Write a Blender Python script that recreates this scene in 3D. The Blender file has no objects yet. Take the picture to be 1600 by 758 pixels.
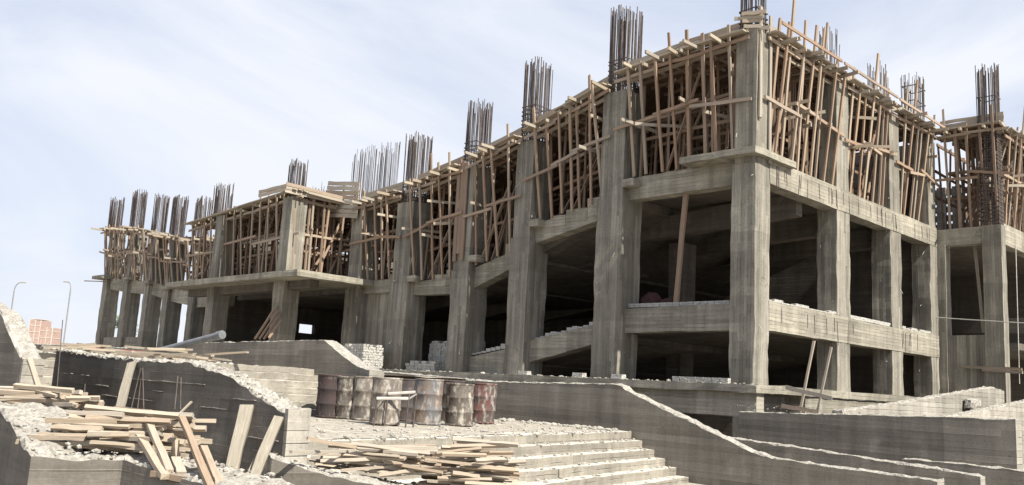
import bpy, bmesh, math, random
from mathutils import Vector, Matrix, noise
R = math.radians
random.seed(7)
S = bpy.context.scene
COL = S.collection

# ------------------------------------------------------------------ camera
FPX = 1404.0
CAM = Vector((12.771, -21.642, 0.85))
_L = Vector((-1390, 150, FPX)).normalized()
_R = Vector((1450, 306, FPX)); _R = (_R - _L * _R.dot(_L)).normalized()
AX = -_L; AY = _R; AZ = AX.cross(AY)
M3 = Matrix((AX, AY, AZ))                      # (right, down, forward) -> world
cam_d = bpy.data.cameras.new('camera'); cam = bpy.data.objects.new('camera', cam_d); COL.objects.link(cam)
cam_d.sensor_width = 36.0; cam_d.lens = FPX / 1600 * 36; cam_d.clip_start = 0.1; cam_d.clip_end = 6000
rt, dn, fw = M3.col[0], M3.col[1], M3.col[2]
cm = Matrix((rt, -dn, -fw)).transposed().to_4x4(); cm.translation = CAM
cam.matrix_world = cm
S.camera = cam

def ray(x, y): return M3 @ (Vector((x - 800, y - 379, FPX)) / FPX)
def onX(x, y, X): r = ray(x, y); return CAM + r * ((X - CAM.x) / r.x)
def onY(x, y, Y): r = ray(x, y); return CAM + r * ((Y - CAM.y) / r.y)
def onZ(x, y, Z): r = ray(x, y); return CAM + r * ((Z - CAM.z) / r.z)
def at(x, y, d): return CAM + ray(x, y) * d

# ------------------------------------------------------------------ light
SUN_EL, SUN_AZ = 48.5, -2.0                     # azimuth measured from +X towards +Y
sd = Vector((math.cos(R(SUN_EL)) * math.cos(R(SUN_AZ)), math.cos(R(SUN_EL)) * math.sin(R(SUN_AZ)), math.sin(R(SUN_EL))))
sl = bpy.data.lights.new('sun', 'SUN'); sl.energy = 5.0; sl.angle = R(0.55); sl.color = (1.0, 0.95, 0.84)
so = bpy.data.objects.new('sun', sl); COL.objects.link(so)
so.rotation_euler = (-sd).to_track_quat('-Z', 'Y').to_euler(); so.location = (20, -10, 40)

W = bpy.data.worlds.new('World'); S.world = W; W.use_nodes = True
wn = W.node_tree.nodes; wl = W.node_tree.links; wn.clear()
wo = wn.new('ShaderNodeOutputWorld'); wb = wn.new('ShaderNodeBackground'); wl.new(wb.outputs[0], wo.inputs[0])
sky = wn.new('ShaderNodeTexSky'); sky.sky_type = 'NISHITA'; sky.sun_disc = False
sky.sun_elevation = R(SUN_EL); sky.sun_rotation = R(90 - SUN_AZ); sky.air_density = 1.0; sky.dust_density = 1.0
wb.inputs['Strength'].default_value = 0.058
tc = wn.new('ShaderNodeTexCoord'); mp = wn.new('ShaderNodeMapping'); mp.inputs['Scale'].default_value = (1.3, 1.3, 3.6)
mp.inputs['Location'].default_value = (1.3, 4.2, 2.6); mp.inputs['Rotation'].default_value = (R(8), R(10), R(25))
wl.new(tc.outputs['Generated'], mp.inputs[0])
nz = wn.new('ShaderNodeTexNoise'); nz.inputs['Scale'].default_value = 1.55; nz.inputs['Detail'].default_value = 7
nz.inputs['Roughness'].default_value = 0.55; nz.inputs['Distortion'].default_value = 0.5
wl.new(mp.outputs[0], nz.inputs['Vector'])
rp = wn.new('ShaderNodeMapRange'); rp.inputs[1].default_value = 0.43; rp.inputs[2].default_value = 0.66
rp.inputs[3].default_value = 0.0; rp.inputs[4].default_value = 1.0
wl.new(nz.outputs[0], rp.inputs[0])
# thin high haze thickens towards the horizon all the way round
sx = wn.new('ShaderNodeSeparateXYZ'); wl.new(tc.outputs['Generated'], sx.inputs[0])
hz = wn.new('ShaderNodeMapRange'); hz.inputs[1].default_value = 0.0; hz.inputs[2].default_value = 0.32
hz.inputs[3].default_value = 0.40; hz.inputs[4].default_value = 0.0
wl.new(sx.outputs[2], hz.inputs[0])
ad = wn.new('ShaderNodeMath'); ad.operation = 'ADD'; ad.use_clamp = True
wl.new(rp.outputs[0], ad.inputs[0]); wl.new(hz.outputs[0], ad.inputs[1])
mb = wn.new('ShaderNodeMix'); mb.data_type = 'RGBA'; mb.inputs[0].default_value = 0.74          # even thin haze over the whole dome
wl.new(sky.outputs[0], mb.inputs[6]); mb.inputs[7].default_value = (7.2, 7.9, 9.5, 1)
mx = wn.new('ShaderNodeMix'); mx.data_type = 'RGBA'
wl.new(ad.outputs[0], mx.inputs[0]); wl.new(mb.outputs[2], mx.inputs[6]); mx.inputs[7].default_value = (8.3, 8.6, 9.3, 1)
wl.new(mx.outputs[2], wb.inputs[0])

S.view_settings.view_transform = 'Standard'; S.view_settings.look = 'None'
S.view_settings.exposure = 0.92; S.view_settings.gamma = 1.0; S.view_settings.use_curve_mapping = False
S.render.engine = 'CYCLES'; S.cycles.max_bounces = 6; S.cycles.diffuse_bounces = 4

# ------------------------------------------------------------------ materials
class NT:
    def __init__(s, name):
        s.m = bpy.data.materials.new(name); s.m.use_nodes = True
        s.t = s.m.node_tree; s.t.nodes.clear()
        s.out = s.n('ShaderNodeOutputMaterial'); s.b = s.n('ShaderNodeBsdfPrincipled')
        s.t.links.new(s.b.outputs[0], s.out.inputs[0])
        s.b.inputs['Roughness'].default_value = 0.9
        s.b.inputs['Specular IOR Level'].default_value = 0.2
    def n(s, t): return s.t.nodes.new(t)
    def put(s, sock, v):
        if isinstance(v, (int, float)): sock.default_value = v
        elif isinstance(v, tuple): sock.default_value = v if len(v) != 3 or sock.type != 'RGBA' else (*v, 1)
        else: s.t.links.new(v, sock)
    def math(s, op, a, b=0.0, c=0.0, clamp=False):
        q = s.n('ShaderNodeMath'); q.operation = op; q.use_clamp = clamp
        s.put(q.inputs[0], a); s.put(q.inputs[1], b); s.put(q.inputs[2], c); return q.outputs[0]
    def mr(s, v, a, b, c, d):
        q = s.n('ShaderNodeMapRange'); s.put(q.inputs[0], v)
        for i, k in enumerate((a, b, c, d)): q.inputs[i + 1].default_value = k
        return q.outputs[0]
    def mix(s, f, a, b, mode='MIX'):
        q = s.n('ShaderNodeMix'); q.data_type = 'RGBA'; q.blend_type = mode
        s.put(q.inputs[0], f); s.put(q.inputs[6], a); s.put(q.inputs[7], b); return q.outputs[2]
    def comb(s, x, y, z):
        q = s.n('ShaderNodeCombineXYZ'); s.put(q.inputs[0], x); s.put(q.inputs[1], y); s.put(q.inputs[2], z); return q.outputs[0]
    def noise(s, vec, scale, detail=4, rough=0.55):
        q = s.n('ShaderNodeTexNoise'); s.put(q.inputs['Vector'], vec); q.inputs['Scale'].default_value = scale
        q.inputs['Detail'].default_value = detail; q.inputs['Roughness'].default_value = rough; return q.outputs[0]
    def white(s, vec):
        q = s.n('ShaderNodeTexWhiteNoise'); s.put(q.inputs['Vector'], vec); return q.outputs[0]
    def pos(s):
        g = s.n('ShaderNodeNewGeometry'); q = s.n('ShaderNodeSeparateXYZ'); s.t.links.new(g.outputs['Position'], q.inputs[0])
        return g.outputs['Position'], q.outputs[0], q.outputs[1], q.outputs[2]
    def bump(s, h, strength, dist):
        q = s.n('ShaderNodeBump'); q.inputs['Strength'].default_value = strength; q.inputs['Distance'].default_value = dist
        s.put(q.inputs['Height'], h); s.t.links.new(q.outputs[0], s.b.inputs['Normal'])

def concrete(name, c1, c2, vertical=False, freq=8.0, joint=0.55, var=0.35):
    k = NT(name); P, x, y, z = k.pos()
    xy = k.math('ADD', x, y)
    wob = k.mr(k.noise(P, 0.9, 2), 0, 1, -0.12, 0.12)
    t = k.math('ADD', k.math('MULTIPLY', xy if vertical else z, freq), wob)
    o = z if vertical else k.math('SUBTRACT', x, y)
    bid = k.math('FLOOR', t)
    seg = k.math('FLOOR', k.math('ADD', k.math('MULTIPLY', o, 0.36), k.math('MULTIPLY', bid, 0.37)))
    rnd = k.white(k.comb(bid, seg, 3.0))
    pp = k.math('PINGPONG', t, 0.5)
    jn = k.mr(pp, 0.0, 0.07 if joint > 0 else 0.05, 1.0, 0.0)
    brk = k.mr(k.noise(k.comb(k.math('MULTIPLY', x, 1.0), k.math('MULTIPLY', y, 1.0), k.math('MULTIPLY', z, 1.0)), 1.7, 3), 0.42, 0.6, 0.0, 1.0)
    jn = k.math('MULTIPLY', jn, brk)
    big = k.noise(P, 0.55, 6, 0.6)
    if vertical: sv = k.comb(k.math('MULTIPLY', x, 9.0), k.math('MULTIPLY', y, 9.0), k.math('MULTIPLY', z, 0.5))
    else: sv = k.comb(k.math('MULTIPLY', x, 0.6), k.math('MULTIPLY', y, 0.6), k.math('MULTIPLY', z, 14.0))
    strk = k.noise(sv, 1.0, 5, 0.65)
    fine = k.noise(P, 22.0, 5, 0.7)
    drip = k.noise(k.comb(k.math('MULTIPLY', x, 3.0), k.math('MULTIPLY', y, 3.0), k.math('MULTIPLY', z, 0.35)), 1.0, 5, 0.6)
    f = k.math('ADD', k.math('MULTIPLY', k.mr(big, .3, .7, 0, 1), 0.5), k.math('MULTIPLY', k.mr(strk, .3, .7, 0, 1), 0.5))
    c = k.mix(f, c1, c2)
    oi = k.n('ShaderNodeObjectInfo')
    pan = k.math('FLOOR', k.math('ADD', k.math('MULTIPLY', z if vertical else k.math('SUBTRACT', x, y), 0.75 if vertical else 0.42), k.math('MULTIPLY', oi.outputs['Random'], 7.0)))
    ptone = k.mr(k.white(k.comb(pan, k.math('MULTIPLY', oi.outputs['Random'], 13.0), 5.0)), 0, 1, .86, 1.14)
    patch = k.mr(k.noise(P, 1.9, 3, .5), .60, .70, 1.0, 1.22)
    pit = k.mr(k.noise(P, 16.0, 2, .5), .66, .74, 1.0, .62)
    br = k.math('ADD', k.math('MULTIPLY', rnd, var), 1.0 - var * 0.5)
    br = k.math('MULTIPLY', k.math('MULTIPLY', br, ptone), k.math('MULTIPLY', patch, pit))
    br = k.math('MULTIPLY', br, k.mr(fine, .25, .75, .82, 1.18))
    br = k.math('MULTIPLY', br, k.mr(drip, .35, .7, .78, 1.15))
    br = k.math('MULTIPLY', br, k.math('SUBTRACT', 1.0, k.math('MULTIPLY', jn, joint)))
    q = k.n('ShaderNodeVectorMath'); q.operation = 'SCALE'; k.t.links.new(c, q.inputs[0]); k.put(q.inputs['Scale'], br)
    k.t.links.new(q.outputs[0], k.b.inputs['Base Color'])
    h = k.math('SUBTRACT', k.math('ADD', k.math('MULTIPLY', rnd, 0.5), k.math('ADD', k.math('MULTIPLY', strk, 0.5), k.math('MULTIPLY', fine, 0.35))), k.math('MULTIPLY', jn, 0.9 if joint > 0 else -0.6))
    k.bump(h, 0.7, 0.018)
    k.b.inputs['Roughness'].default_value = 0.92
    return k.m

def crumbly(name, c1, c2, scale=9.0):
    k = NT(name); P, x, y, z = k.pos()
    a = k.noise(P, scale, 6, 0.65); b = k.noise(P, 1.1, 4)
    vo = k.n('ShaderNodeTexVoronoi'); k.put(vo.inputs['Vector'], P); vo.inputs['Scale'].default_value = scale * 1.6
    c = k.mix(k.mr(a, .35, .65, 0, 1), c1, c2)
    c = k.mix(k.mr(b, .35, .7, 0, .5), c, tuple(v * .62 for v in c1))
    v2 = k.n('ShaderNodeTexVoronoi'); k.put(v2.inputs['Vector'], P); v2.inputs['Scale'].default_value = scale * 4.5
    q = k.n('ShaderNodeVectorMath'); q.operation = 'SCALE'; k.t.links.new(c, q.inputs[0]); k.put(q.inputs['Scale'], k.mr(k.white(v2.outputs['Position']), 0, 1, .76, 1.12)); c = q.outputs[0]
    k.t.links.new(c, k.b.inputs['Base Color'])
    k.bump(k.math('ADD', a, k.math('MULTIPLY', vo.outputs['Distance'], 0.6)), 0.9, 0.04)
    return k.m

def timber(name, cols, rough=0.8):
    k = NT(name)
    oi = k.n('ShaderNodeObjectInfo'); tcn = k.n('ShaderNodeTexCoord')
    mpn = k.n('ShaderNodeMapping'); k.t.links.new(tcn.outputs['Object'], mpn.inputs[0]); mpn.inputs['Scale'].default_value = (5, 5, 2.2)
    loc = k.comb(k.math('MULTIPLY', oi.outputs['Random'], 31.0), k.math('MULTIPLY', oi.outputs['Random'], 17.0), k.math('MULTIPLY', oi.outputs['Random'], 53.0))
    k.t.links.new(loc, mpn.inputs['Location'])
    g = k.noise(mpn.outputs[0], 1.3, 6, 0.65)
    r = k.n('ShaderNodeValToRGB'); k.t.links.new(oi.outputs['Random'], r.inputs[0])
    el = r.color_ramp.elements
    while len(el) < len(cols): el.new(0.5)
    for i, c in enumerate(cols): el[i].position = i / (len(cols) - 1); el[i].color = (*c, 1)
    c = k.mix(k.mr(g, .3, .7, 0, 1), r.outputs[0], k.mix(0.5, r.outputs[0], (0.10, 0.075, 0.055)))
    knot = k.noise(mpn.outputs[0], 3.4, 2)
    c = k.mix(k.mr(knot, .62, .78, 0, .6), c, (0.55, 0.52, 0.47))
    k.t.links.new(c, k.b.inputs['Base Color']); k.b.inputs['Roughness'].default_value = rough
    k.bump(g, 0.4, 0.01)
    return k.m

def plain(name, c, rough=0.8, metal=0.0, var=0.25, scale=6.0):
    k = NT(name); P = k.pos()[0]
    q = k.n('ShaderNodeVectorMath'); q.operation = 'SCALE'; q.inputs[0].default_value = c
    k.put(q.inputs['Scale'], k.mr(k.noise(P, scale, 5), .25, .75, 1 - var, 1 + var))
    k.t.links.new(q.outputs[0], k.b.inputs['Base Color']); k.b.inputs['Roughness'].default_value = rough; k.b.inputs['Metallic'].default_value = metal
    return k.m

def drum_mat(name, base, patch, light, amt, thr):
    k = NT(name); tcn = k.n('ShaderNodeTexCoord'); o = tcn.outputs['Object']
    sp = k.n('ShaderNodeSeparateXYZ'); k.t.links.new(o, sp.inputs[0])
    oi = k.n('ShaderNodeObjectInfo'); sh = k.math('MULTIPLY', oi.outputs['Random'], 40.0)
    v = k.comb(k.math('ADD', sp.outputs[0], sh), sp.outputs[1], sp.outputs[2])
    vd = k.comb(k.math('ADD', k.math('MULTIPLY', sp.outputs[0], 9.0), sh), k.math('MULTIPLY', sp.outputs[1], 9.0), k.math('MULTIPLY', sp.outputs[2], 4.0))
    n1 = k.noise(v, 3.2, 6, 0.65); n2 = k.noise(vd, 1.0, 5, 0.65); n3 = k.noise(v, 9.0, 5, .7)
    c = k.mix(k.mr(n1, .42, .6, 0, 1), base, patch)
    c = k.mix(k.mr(n2, thr, thr + .12, 0, amt), c, light)
    c = k.mix(k.mr(n3, .52, .7, 0, .6), c, (0.055, 0.036, 0.03))
    k.t.links.new(c, k.b.inputs['Base Color']); k.b.inputs['Roughness'].default_value = 0.88
    k.bump(n3, 0.35, 0.01)
    return k.m

M = {}
M['col'] = concrete('column_concrete', (0.285, 0.264, 0.222), (0.150, 0.138, 0.116), True, 9.0, 0.6, 0.45)
M['beam'] = concrete('beam_concrete', (0.32, 0.295, 0.243), (0.19, 0.174, 0.143), False, 9.5, 0.5, 0.28)
M['soffit'] = concrete('shaded_interior_concrete', (0.15, 0.132, 0.113), (0.09, 0.079, 0.068), False, 7.0, 0.2, 0.2)  # interior shade put into the colour: a darker copy of the frame concrete
M['wall'] = concrete('retaining_wall_concrete', (0.245, 0.221, 0.188), (0.15, 0.135, 0.115), False, 7.5, -0.45, 0.42)
M['wallx'] = concrete('shaded_wall_concrete', (0.175, 0.158, 0.137), (0.10, 0.09, 0.079), False, 7.5, -0.45, 0.42)  # shade on the enclosed foreground walls darkened into the concrete colour
M['wall2'] = concrete('parapet_concrete', (0.36, 0.335, 0.29), (0.25, 0.232, 0.203), False, 7.5, 0.55, 0.30)
M['step'] = concrete('step_concrete', (0.30, 0.275, 0.234), (0.21, 0.191, 0.161), False, 6.7, 0.25, 0.2)
M['crust'] = crumbly('broken_mortar', (0.41, 0.385, 0.345), (0.24, 0.222, 0.195))
M['rub'] = crumbly('rubble_stone', (0.44, 0.415, 0.37), (0.25, 0.232, 0.205), 5.0)
M['dust'] = crumbly('pale_tread_mix', (0.60, 0.57, 0.51), (0.42, 0.395, 0.35), 7.0)  # paler mix for the upward faces of the steps
M['earth'] = crumbly('dusty_earth', (0.40, 0.365, 0.31), (0.27, 0.245, 0.205), 3.0)
M['prop'] = timber('prop_timber', [(0.38, 0.28, 0.20), (0.30, 0.20, 0.14), (0.41, 0.325, 0.25), (0.33, 0.275, 0.225), (0.26, 0.17, 0.12)])
M['ledger'] = timber('ledger_timber', [(0.42, 0.355, 0.28), (0.35, 0.285, 0.215), (0.34, 0.305, 0.26), (0.45, 0.385, 0.30)])
M['deckm'] = plain('shaded_deck_boards', (0.13, 0.085, 0.06), 0.85, 0, .35, 4)  # brown boards, darkened further to paint in the shade beneath the deck
M['inner'] = timber('shaded_prop_timber', [(0.24, 0.155, 0.105), (0.19, 0.125, 0.09), (0.28, 0.20, 0.145), (0.17, 0.115, 0.085)])  # darker copy of the prop timber, painting the shade deeper inside
M['offcut'] = timber('offcut_timber', [(0.47, 0.40, 0.315), (0.38, 0.305, 0.225), (0.48, 0.43, 0.36), (0.33, 0.245, 0.175), (0.40, 0.37, 0.32)])
M['grey_wood'] = timber('weathered_timber', [(0.33, 0.295, 0.24), (0.29, 0.26, 0.215)])
M['brown_wood'] = timber('brown_timber', [(0.29, 0.20, 0.145), (0.26, 0.19, 0.145)])
M['rebar'] = plain('rebar_steel', (0.10, 0.082, 0.075), 0.7, 0.25, 0.4)
M['brick'] = crumbly('sand_lime_brick', (0.50, 0.485, 0.45), (0.38, 0.365, 0.34), 11.0)
M['pipe'] = plain('grey_pipe', (0.16, 0.165, 0.175), 0.45, 0.2)
M['steel'] = plain('painted_steel', (0.28, 0.27, 0.26), 0.6, 0.3)
M['pole'] = plain('lamp_post_steel', (0.22, 0.22, 0.22), 0.6, 0.2)
M['redbrick'] = plain('hazed_red_brick', (0.36, 0.26, 0.225), 0.9, 0, 0.25, 1.5)  # brick colour paled to paint in distance haze
M['frame'] = plain('pale_frame', (0.50, 0.44, 0.38), 0.9)
M['dark'] = plain('dark_glass', (0.05, 0.05, 0.055), 0.6)
M['palm'] = plain('palm_leaf', (0.10, 0.13, 0.05), 0.8)
M['trunk'] = plain('palm_trunk', (0.16, 0.12, 0.08), 0.9)
M['cloth'] = plain('maroon_cloth', (0.06, 0.03, 0.034), 0.95)
M['red'] = plain('red_plastic', (0.50, 0.06, 0.03), 0.6)
M['cable'] = plain('pale_cable', (0.45, 0.43, 0.40), 0.7)

# ------------------------------------------------------------------ helpers
def tag(o, label=None, cat=None, group=None, kind=None):
    if label: o['label'] = label
    if cat: o['category'] = cat
    if group: o['group'] = group
    if kind: o['kind'] = kind
    return o
def empty(name, loc):
    o = bpy.data.objects.new(name, None); COL.objects.link(o); o.location = loc; o.empty_display_size = 0.2; return o
def link(name, me, parent=None, mw=None):
    o = bpy.data.objects.new(name, me); COL.objects.link(o)
    if parent:
        o.parent = parent
    if mw is not None:
        acc = Vector((0, 0, 0)); p = parent
        while p: acc += p.location; p = p.parent
        o.matrix_basis = Matrix.Translation(-acc) @ mw
    return o
def mesh(name, vs, fs, mats, parent=None, mi=None, smooth=False):
    """vs in world coordinates; the object's origin sits at the middle of its foot"""
    xs = [v[0] for v in vs]; ys = [v[1] for v in vs]; zs = [v[2] for v in vs]
    c = Vector(((min(xs) + max(xs)) / 2, (min(ys) + max(ys)) / 2, min(zs)))
    me = bpy.data.meshes.new(name); me.from_pydata([Vector(v) - c for v in vs], [], fs)
    for m in (mats if isinstance(mats, (list, tuple)) else [mats]): me.materials.append(m)
    if mi: me.polygons.foreach_set('material_index', mi)
    if smooth: me.polygons.foreach_set('use_smooth', [True] * len(me.polygons))
    me.update()
    return link(name, me, parent, Matrix.Translation(c))

def hexa(c8, seg=0.3, amp=0.012, maxn=40, edge=0.0):
    """a lumpy six-sided block; corners c8 = bottom 4 (ccw) + top 4"""
    c8 = [Vector(c) for c in c8]
    a, b, c, d, e, f, g, h = c8
    lx = max((b - a).length, (c - d).length, (f - e).length); ly = max((d - a).length, (c - b).length); lz = max((e - a).length, (g - c).length, (f - b).length)
    n = [max(1, min(maxn, int(round(l / seg)))) for l in (lx, ly, lz)]
    V = []; idx = {}
    def pt(i, j, k):
        if (i, j, k) in idx: return idx[(i, j, k)]
        u, v, w = i / n[0], j / n[1], k / n[2]
        p = ((a * (1 - u) + b * u) * (1 - v) + (d * (1 - u) + c * u) * v) * (1 - w) + ((e * (1 - u) + f * u) * (1 - v) + (h * (1 - u) + g * u) * v) * w
        if amp:
            am = amp
            nb = (i in (0, n[0])) + (j in (0, n[1])) + (k in (0, n[2]))
            if nb >= 2: am = amp * 1.5
            p = p + noise.noise_vector(p * 1.3) * am + noise.noise_vector(p * 5.1) * am * 0.7
        idx[(i, j, k)] = len(V); V.append(p); return idx[(i, j, k)]
    F = []
    for j in range(n[1]):
        for i in range(n[0]):
            F.append((pt(i, j, 0), pt(i, j + 1, 0), pt(i + 1, j + 1, 0), pt(i + 1, j, 0)))
            F.append((pt(i, j, n[2]), pt(i + 1, j, n[2]), pt(i + 1, j + 1, n[2]), pt(i, j + 1, n[2])))
    for k in range(n[2]):
        for i in range(n[0]):
            F.append((pt(i, 0, k), pt(i + 1, 0, k), pt(i + 1, 0, k + 1), pt(i, 0, k + 1)))
            F.append((pt(i, n[1], k), pt(i, n[1], k + 1), pt(i + 1, n[1], k + 1), pt(i + 1, n[1], k)))
        for j in range(n[1]):
            F.append((pt(0, j, k), pt(0, j, k + 1), pt(0, j + 1, k + 1), pt(0, j + 1, k)))
            F.append((pt(n[0], j, k), pt(n[0], j + 1, k), pt(n[0], j + 1, k + 1), pt(n[0], j, k + 1)))
    return V, F
def corners(x0, x1, y0, y1, zb0, zt0, zb1=None, zt1=None):
    """box that may slope along X: zb0/zt0 at x0, zb1/zt1 at x1"""
    zb1 = zb0 if zb1 is None else zb1; zt1 = zt0 if zt1 is None else zt1
    return [(x0, y0, zb0), (x1, y0, zb1), (x1, y1, zb1), (x0, y1, zb0), (x0, y0, zt0), (x1, y0, zt1), (x1, y1, zt1), (x0, y1, zt0)]
def block(name, c8, mat, parent=None, seg=0.3, amp=0.012):
    V, F = hexa(c8, seg, amp); return mesh(name, V, F, mat, parent)

# shared timber blanks: unit length along local Z, unit cross-section
def blank(name, mat, seed):
    rg = random.Random(seed); V = []; F = []
    n = 4
    ox = oy = 0
    for k in range(n + 1):
        z = k / n - 0.5
        w = 0.5 * rg.uniform(0.9, 1.05); t = 0.5 * rg.uniform(0.9, 1.05); ox = rg.uniform(-.06, .06); oy = rg.uniform(-.12, .12)
        if k in (0, n): ox = oy = 0
        for sx_, sy_ in ((-1, -1), (1, -1), (1, 1), (-1, 1)):
            V.append((sx_ * w + ox, sy_ * t + oy, z + (rg.uniform(-.006, .006) if k in (0, n) else 0)))
    for k in range(n):
        for i in range(4):
            j = (i + 1) % 4; F.append((k * 4 + i, k * 4 + j, k * 4 + 4 + j, k * 4 + 4 + i))
    F.append((3, 2, 1, 0)); F.append((n * 4, n * 4 + 1, n * 4 + 2, n * 4 + 3))
    me = bpy.data.meshes.new(name); me.from_pydata(V, [], F); me.materials.append(mat); me.update(); return me
BL = {k: [blank(k + '_blank', M[k], i * 7 + len(k)) for i in range(5)] for k in ('prop', 'inner', 'ledger', 'offcut', 'grey_wood', 'brown_wood')}
def bar_mw(p, q, w, t, roll=0.0, flat=None):
    p = Vector(p); q = Vector(q); d = q - p; L = d.length; zq = d / L
    ref = Vector(flat) if flat is not None else (Vector((0, 0, 1)) if abs(zq.z) < 0.8 else Vector((0, -1, 0)))
    yv = (ref - zq * ref.dot(zq)).normalized(); xv = yv.cross(zq)
    if roll:
        rm = Matrix.Rotation(roll, 3, zq); xv = rm @ xv; yv = rm @ yv
    m = Matrix((xv * w, yv * t, zq * L)).transposed().to_4x4(); m.translation = (p + q) / 2; return m
def bar(name, p, q, w, t, kind, parent=None, roll=0.0, flat=None):
    return link(name, random.choice(BL[kind]), parent, bar_mw(p, q, w, t, roll, flat))
def cyl_mesh(name, mat, n=6):
    V = []; F = []
    for z in (-0.5, 0.5):
        for i in range(n): a = 2 * math.pi * i / n; V.append((math.cos(a), math.sin(a), z))
    for i in range(n): j = (i + 1) % n; F.append((i, j, n + j, n + i))
    F.append(tuple(range(n))[::-1]); F.append(tuple(range(n, 2 * n)))
    me = bpy.data.meshes.new(name); me.from_pydata(V, [], F); me.materials.append(mat); me.update(); return me
ROD = {'rebar': cyl_mesh('rebar_blank', M['rebar']), 'steel': cyl_mesh('steel_blank', M['steel'], 8), 'pole': cyl_mesh('pole_blank', M['pole'], 10),
       'pipe': cyl_mesh('pipe_blank', M['pipe'], 16), 'cable': cyl_mesh('cable_blank', M['cable'], 5)}
def rod(name, p, q, r, kind='rebar', parent=None): return link(name, ROD[kind], parent, bar_mw(p, q, r, r))
BRK = bpy.data.meshes.new('brick_blank')
_bv, _bf = hexa(corners(-.5, .5, -.5, .5, 0, 1), 0.5, 0.03); BRK.from_pydata(_bv, [], _bf); BRK.materials.append(M['brick']); BRK.update()
def brick(c, l, w, h, rot, parent):
    return link('brick', BRK, parent, Matrix.Translation(c) @ Matrix.Rotation(rot, 4, 'Z') @ Matrix.Diagonal((l, w, h, 1)))

def lerp(tab, x):
    tab = sorted(tab)
    if x <= tab[0][0]: return tab[0][1]
    for (a, va), (b, vb) in zip(tab, tab[1:]):
        if x <= b: return va + (vb - va) * (x - a) / (b - a)
    return tab[-1][1]

def wall(name, label, line, thick, zbot, mat='wall', step=0.11, crust=0.03, cat='wall', side=1.0, fine=5):
    """free-standing wall along a plan line [(x, y, ztop)], its body on the left of the run; ragged mortar on top"""
    pts = [Vector((p[0], p[1], 0)) for p in line]; zt = [p[2] for p in line]
    cum = [0]
    for a, b in zip(pts, pts[1:]): cum.append(cum[-1] + (b - a).length)
    L = cum[-1]; n = max(2, int(L / step)); V = []; F = []; mi = []
    nz_ = 7; nt = fine; row = nz_ + nt + 3
    for i in range(n + 1):
        s = L * i / n
        j = max(k for k in range(len(cum) - 1) if cum[k] <= s + 1e-6)
        u = (s - cum[j]) / (cum[j + 1] - cum[j]); p = pts[j].lerp(pts[j + 1], u); top = zt[j] + (zt[j + 1] - zt[j]) * u
        def nrm(q): t = (pts[q + 1] - pts[q]).normalized(); return Vector((-t.y, t.x, 0)) * side
        nn = nrm(j)
        if u > .5 and j + 2 < len(pts): nn = nn.lerp(nrm(j + 1), u - .5)
        elif u < .5 and j > 0: nn = nn.lerp(nrm(j - 1), .5 - u)
        nn.normalize()
        for k in range(nz_):
            w = k / (nz_ - 1); q = p + Vector((0, 0, zbot + (top - zbot) * w))
            q += noise.noise_vector(q * 1.4) * 0.012
            if k == nz_ - 1: q.z += noise.noise(q * 6.0) * crust * 0.8 - abs(noise.noise(q * 2.3)) * crust
            V.append(q)
        for k in range(nt):
            w = (k + .5) / nt; q = p + nn * (thick * w) + Vector((0, 0, top))
            q.z += crust * (0.2 + .8 * noise.noise(q * 7.0) + 0.9 * noise.noise(q * 17.0) + random.uniform(-.3, .3) + 0.6 * noise.noise(q * 2.0)); q += noise.noise_vector(q * 9) * crust * .4
            V.append(q)
        q = p + nn * thick + Vector((0, 0, top)); q.z += noise.noise(q * 5.0) * crust; V.append(q)
        V.append(p + nn * thick + Vector((0, 0, (top + zbot) / 2))); V.append(p + nn * thick + Vector((0, 0, zbot)))
    for i in range(n):
        for k in range(row - 1):
            a = i * row + k; f = (a, a + row, a + row + 1, a + 1)
            F.append(f if side > 0 else f[::-1]); mi.append(1 if nz_ - 1 <= k < nz_ + nt else 0)
    for i, fl in ((0, False), (n, True)):
        f = [i * row + k for k in range(row)]
        if fl == (side > 0): f = f[::-1]
        F.append(tuple(f)); mi.append(2)
    o = mesh(name, V, F, [M[mat], M['crust'], M['wall2']], None, mi)  # end faces take a paler concrete, sunlight put into the colour
    return tag(o, label, cat)

ICO = None
def ico():
    global ICO
    if ICO is None:
        bm = bmesh.new(); bmesh.ops.create_icosphere(bm, subdivisions=1, radius=1.0)
        ICO = ([v.co.copy() for v in bm.verts], [[v.index for v in f.verts] for f in bm.faces]); bm.free()
    return ICO
def rubble(name, label, spots, mat='rub'):
    """spots: (point, radius); one heap of broken stones"""
    iv, jf = ico(); V = []; F = []
    for p, r in spots:
        b = len(V); e = (random.uniform(.7, 1.5), random.uniform(.6, 1.2), random.uniform(.35, .8)); rz = random.uniform(0, 6.28); c, s = math.cos(rz), math.sin(rz)
        for v in iv:
            j = random.uniform(.7, 1.2); x, y, z = v.x * e[0] * r * j, v.y * e[1] * r * j, v.z * e[2] * r * j
            V.append((p[0] + c * x - s * y, p[1] + s * x + c * y, p[2] + z))
        F += [[b + i for i in f] for f in jf]
    return tag(mesh(name, V, F, M[mat]), label, 'rubble', kind='stuff')
def rsize(lo, hi): return lo + (hi - lo) * random.random() ** 3.0
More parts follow.
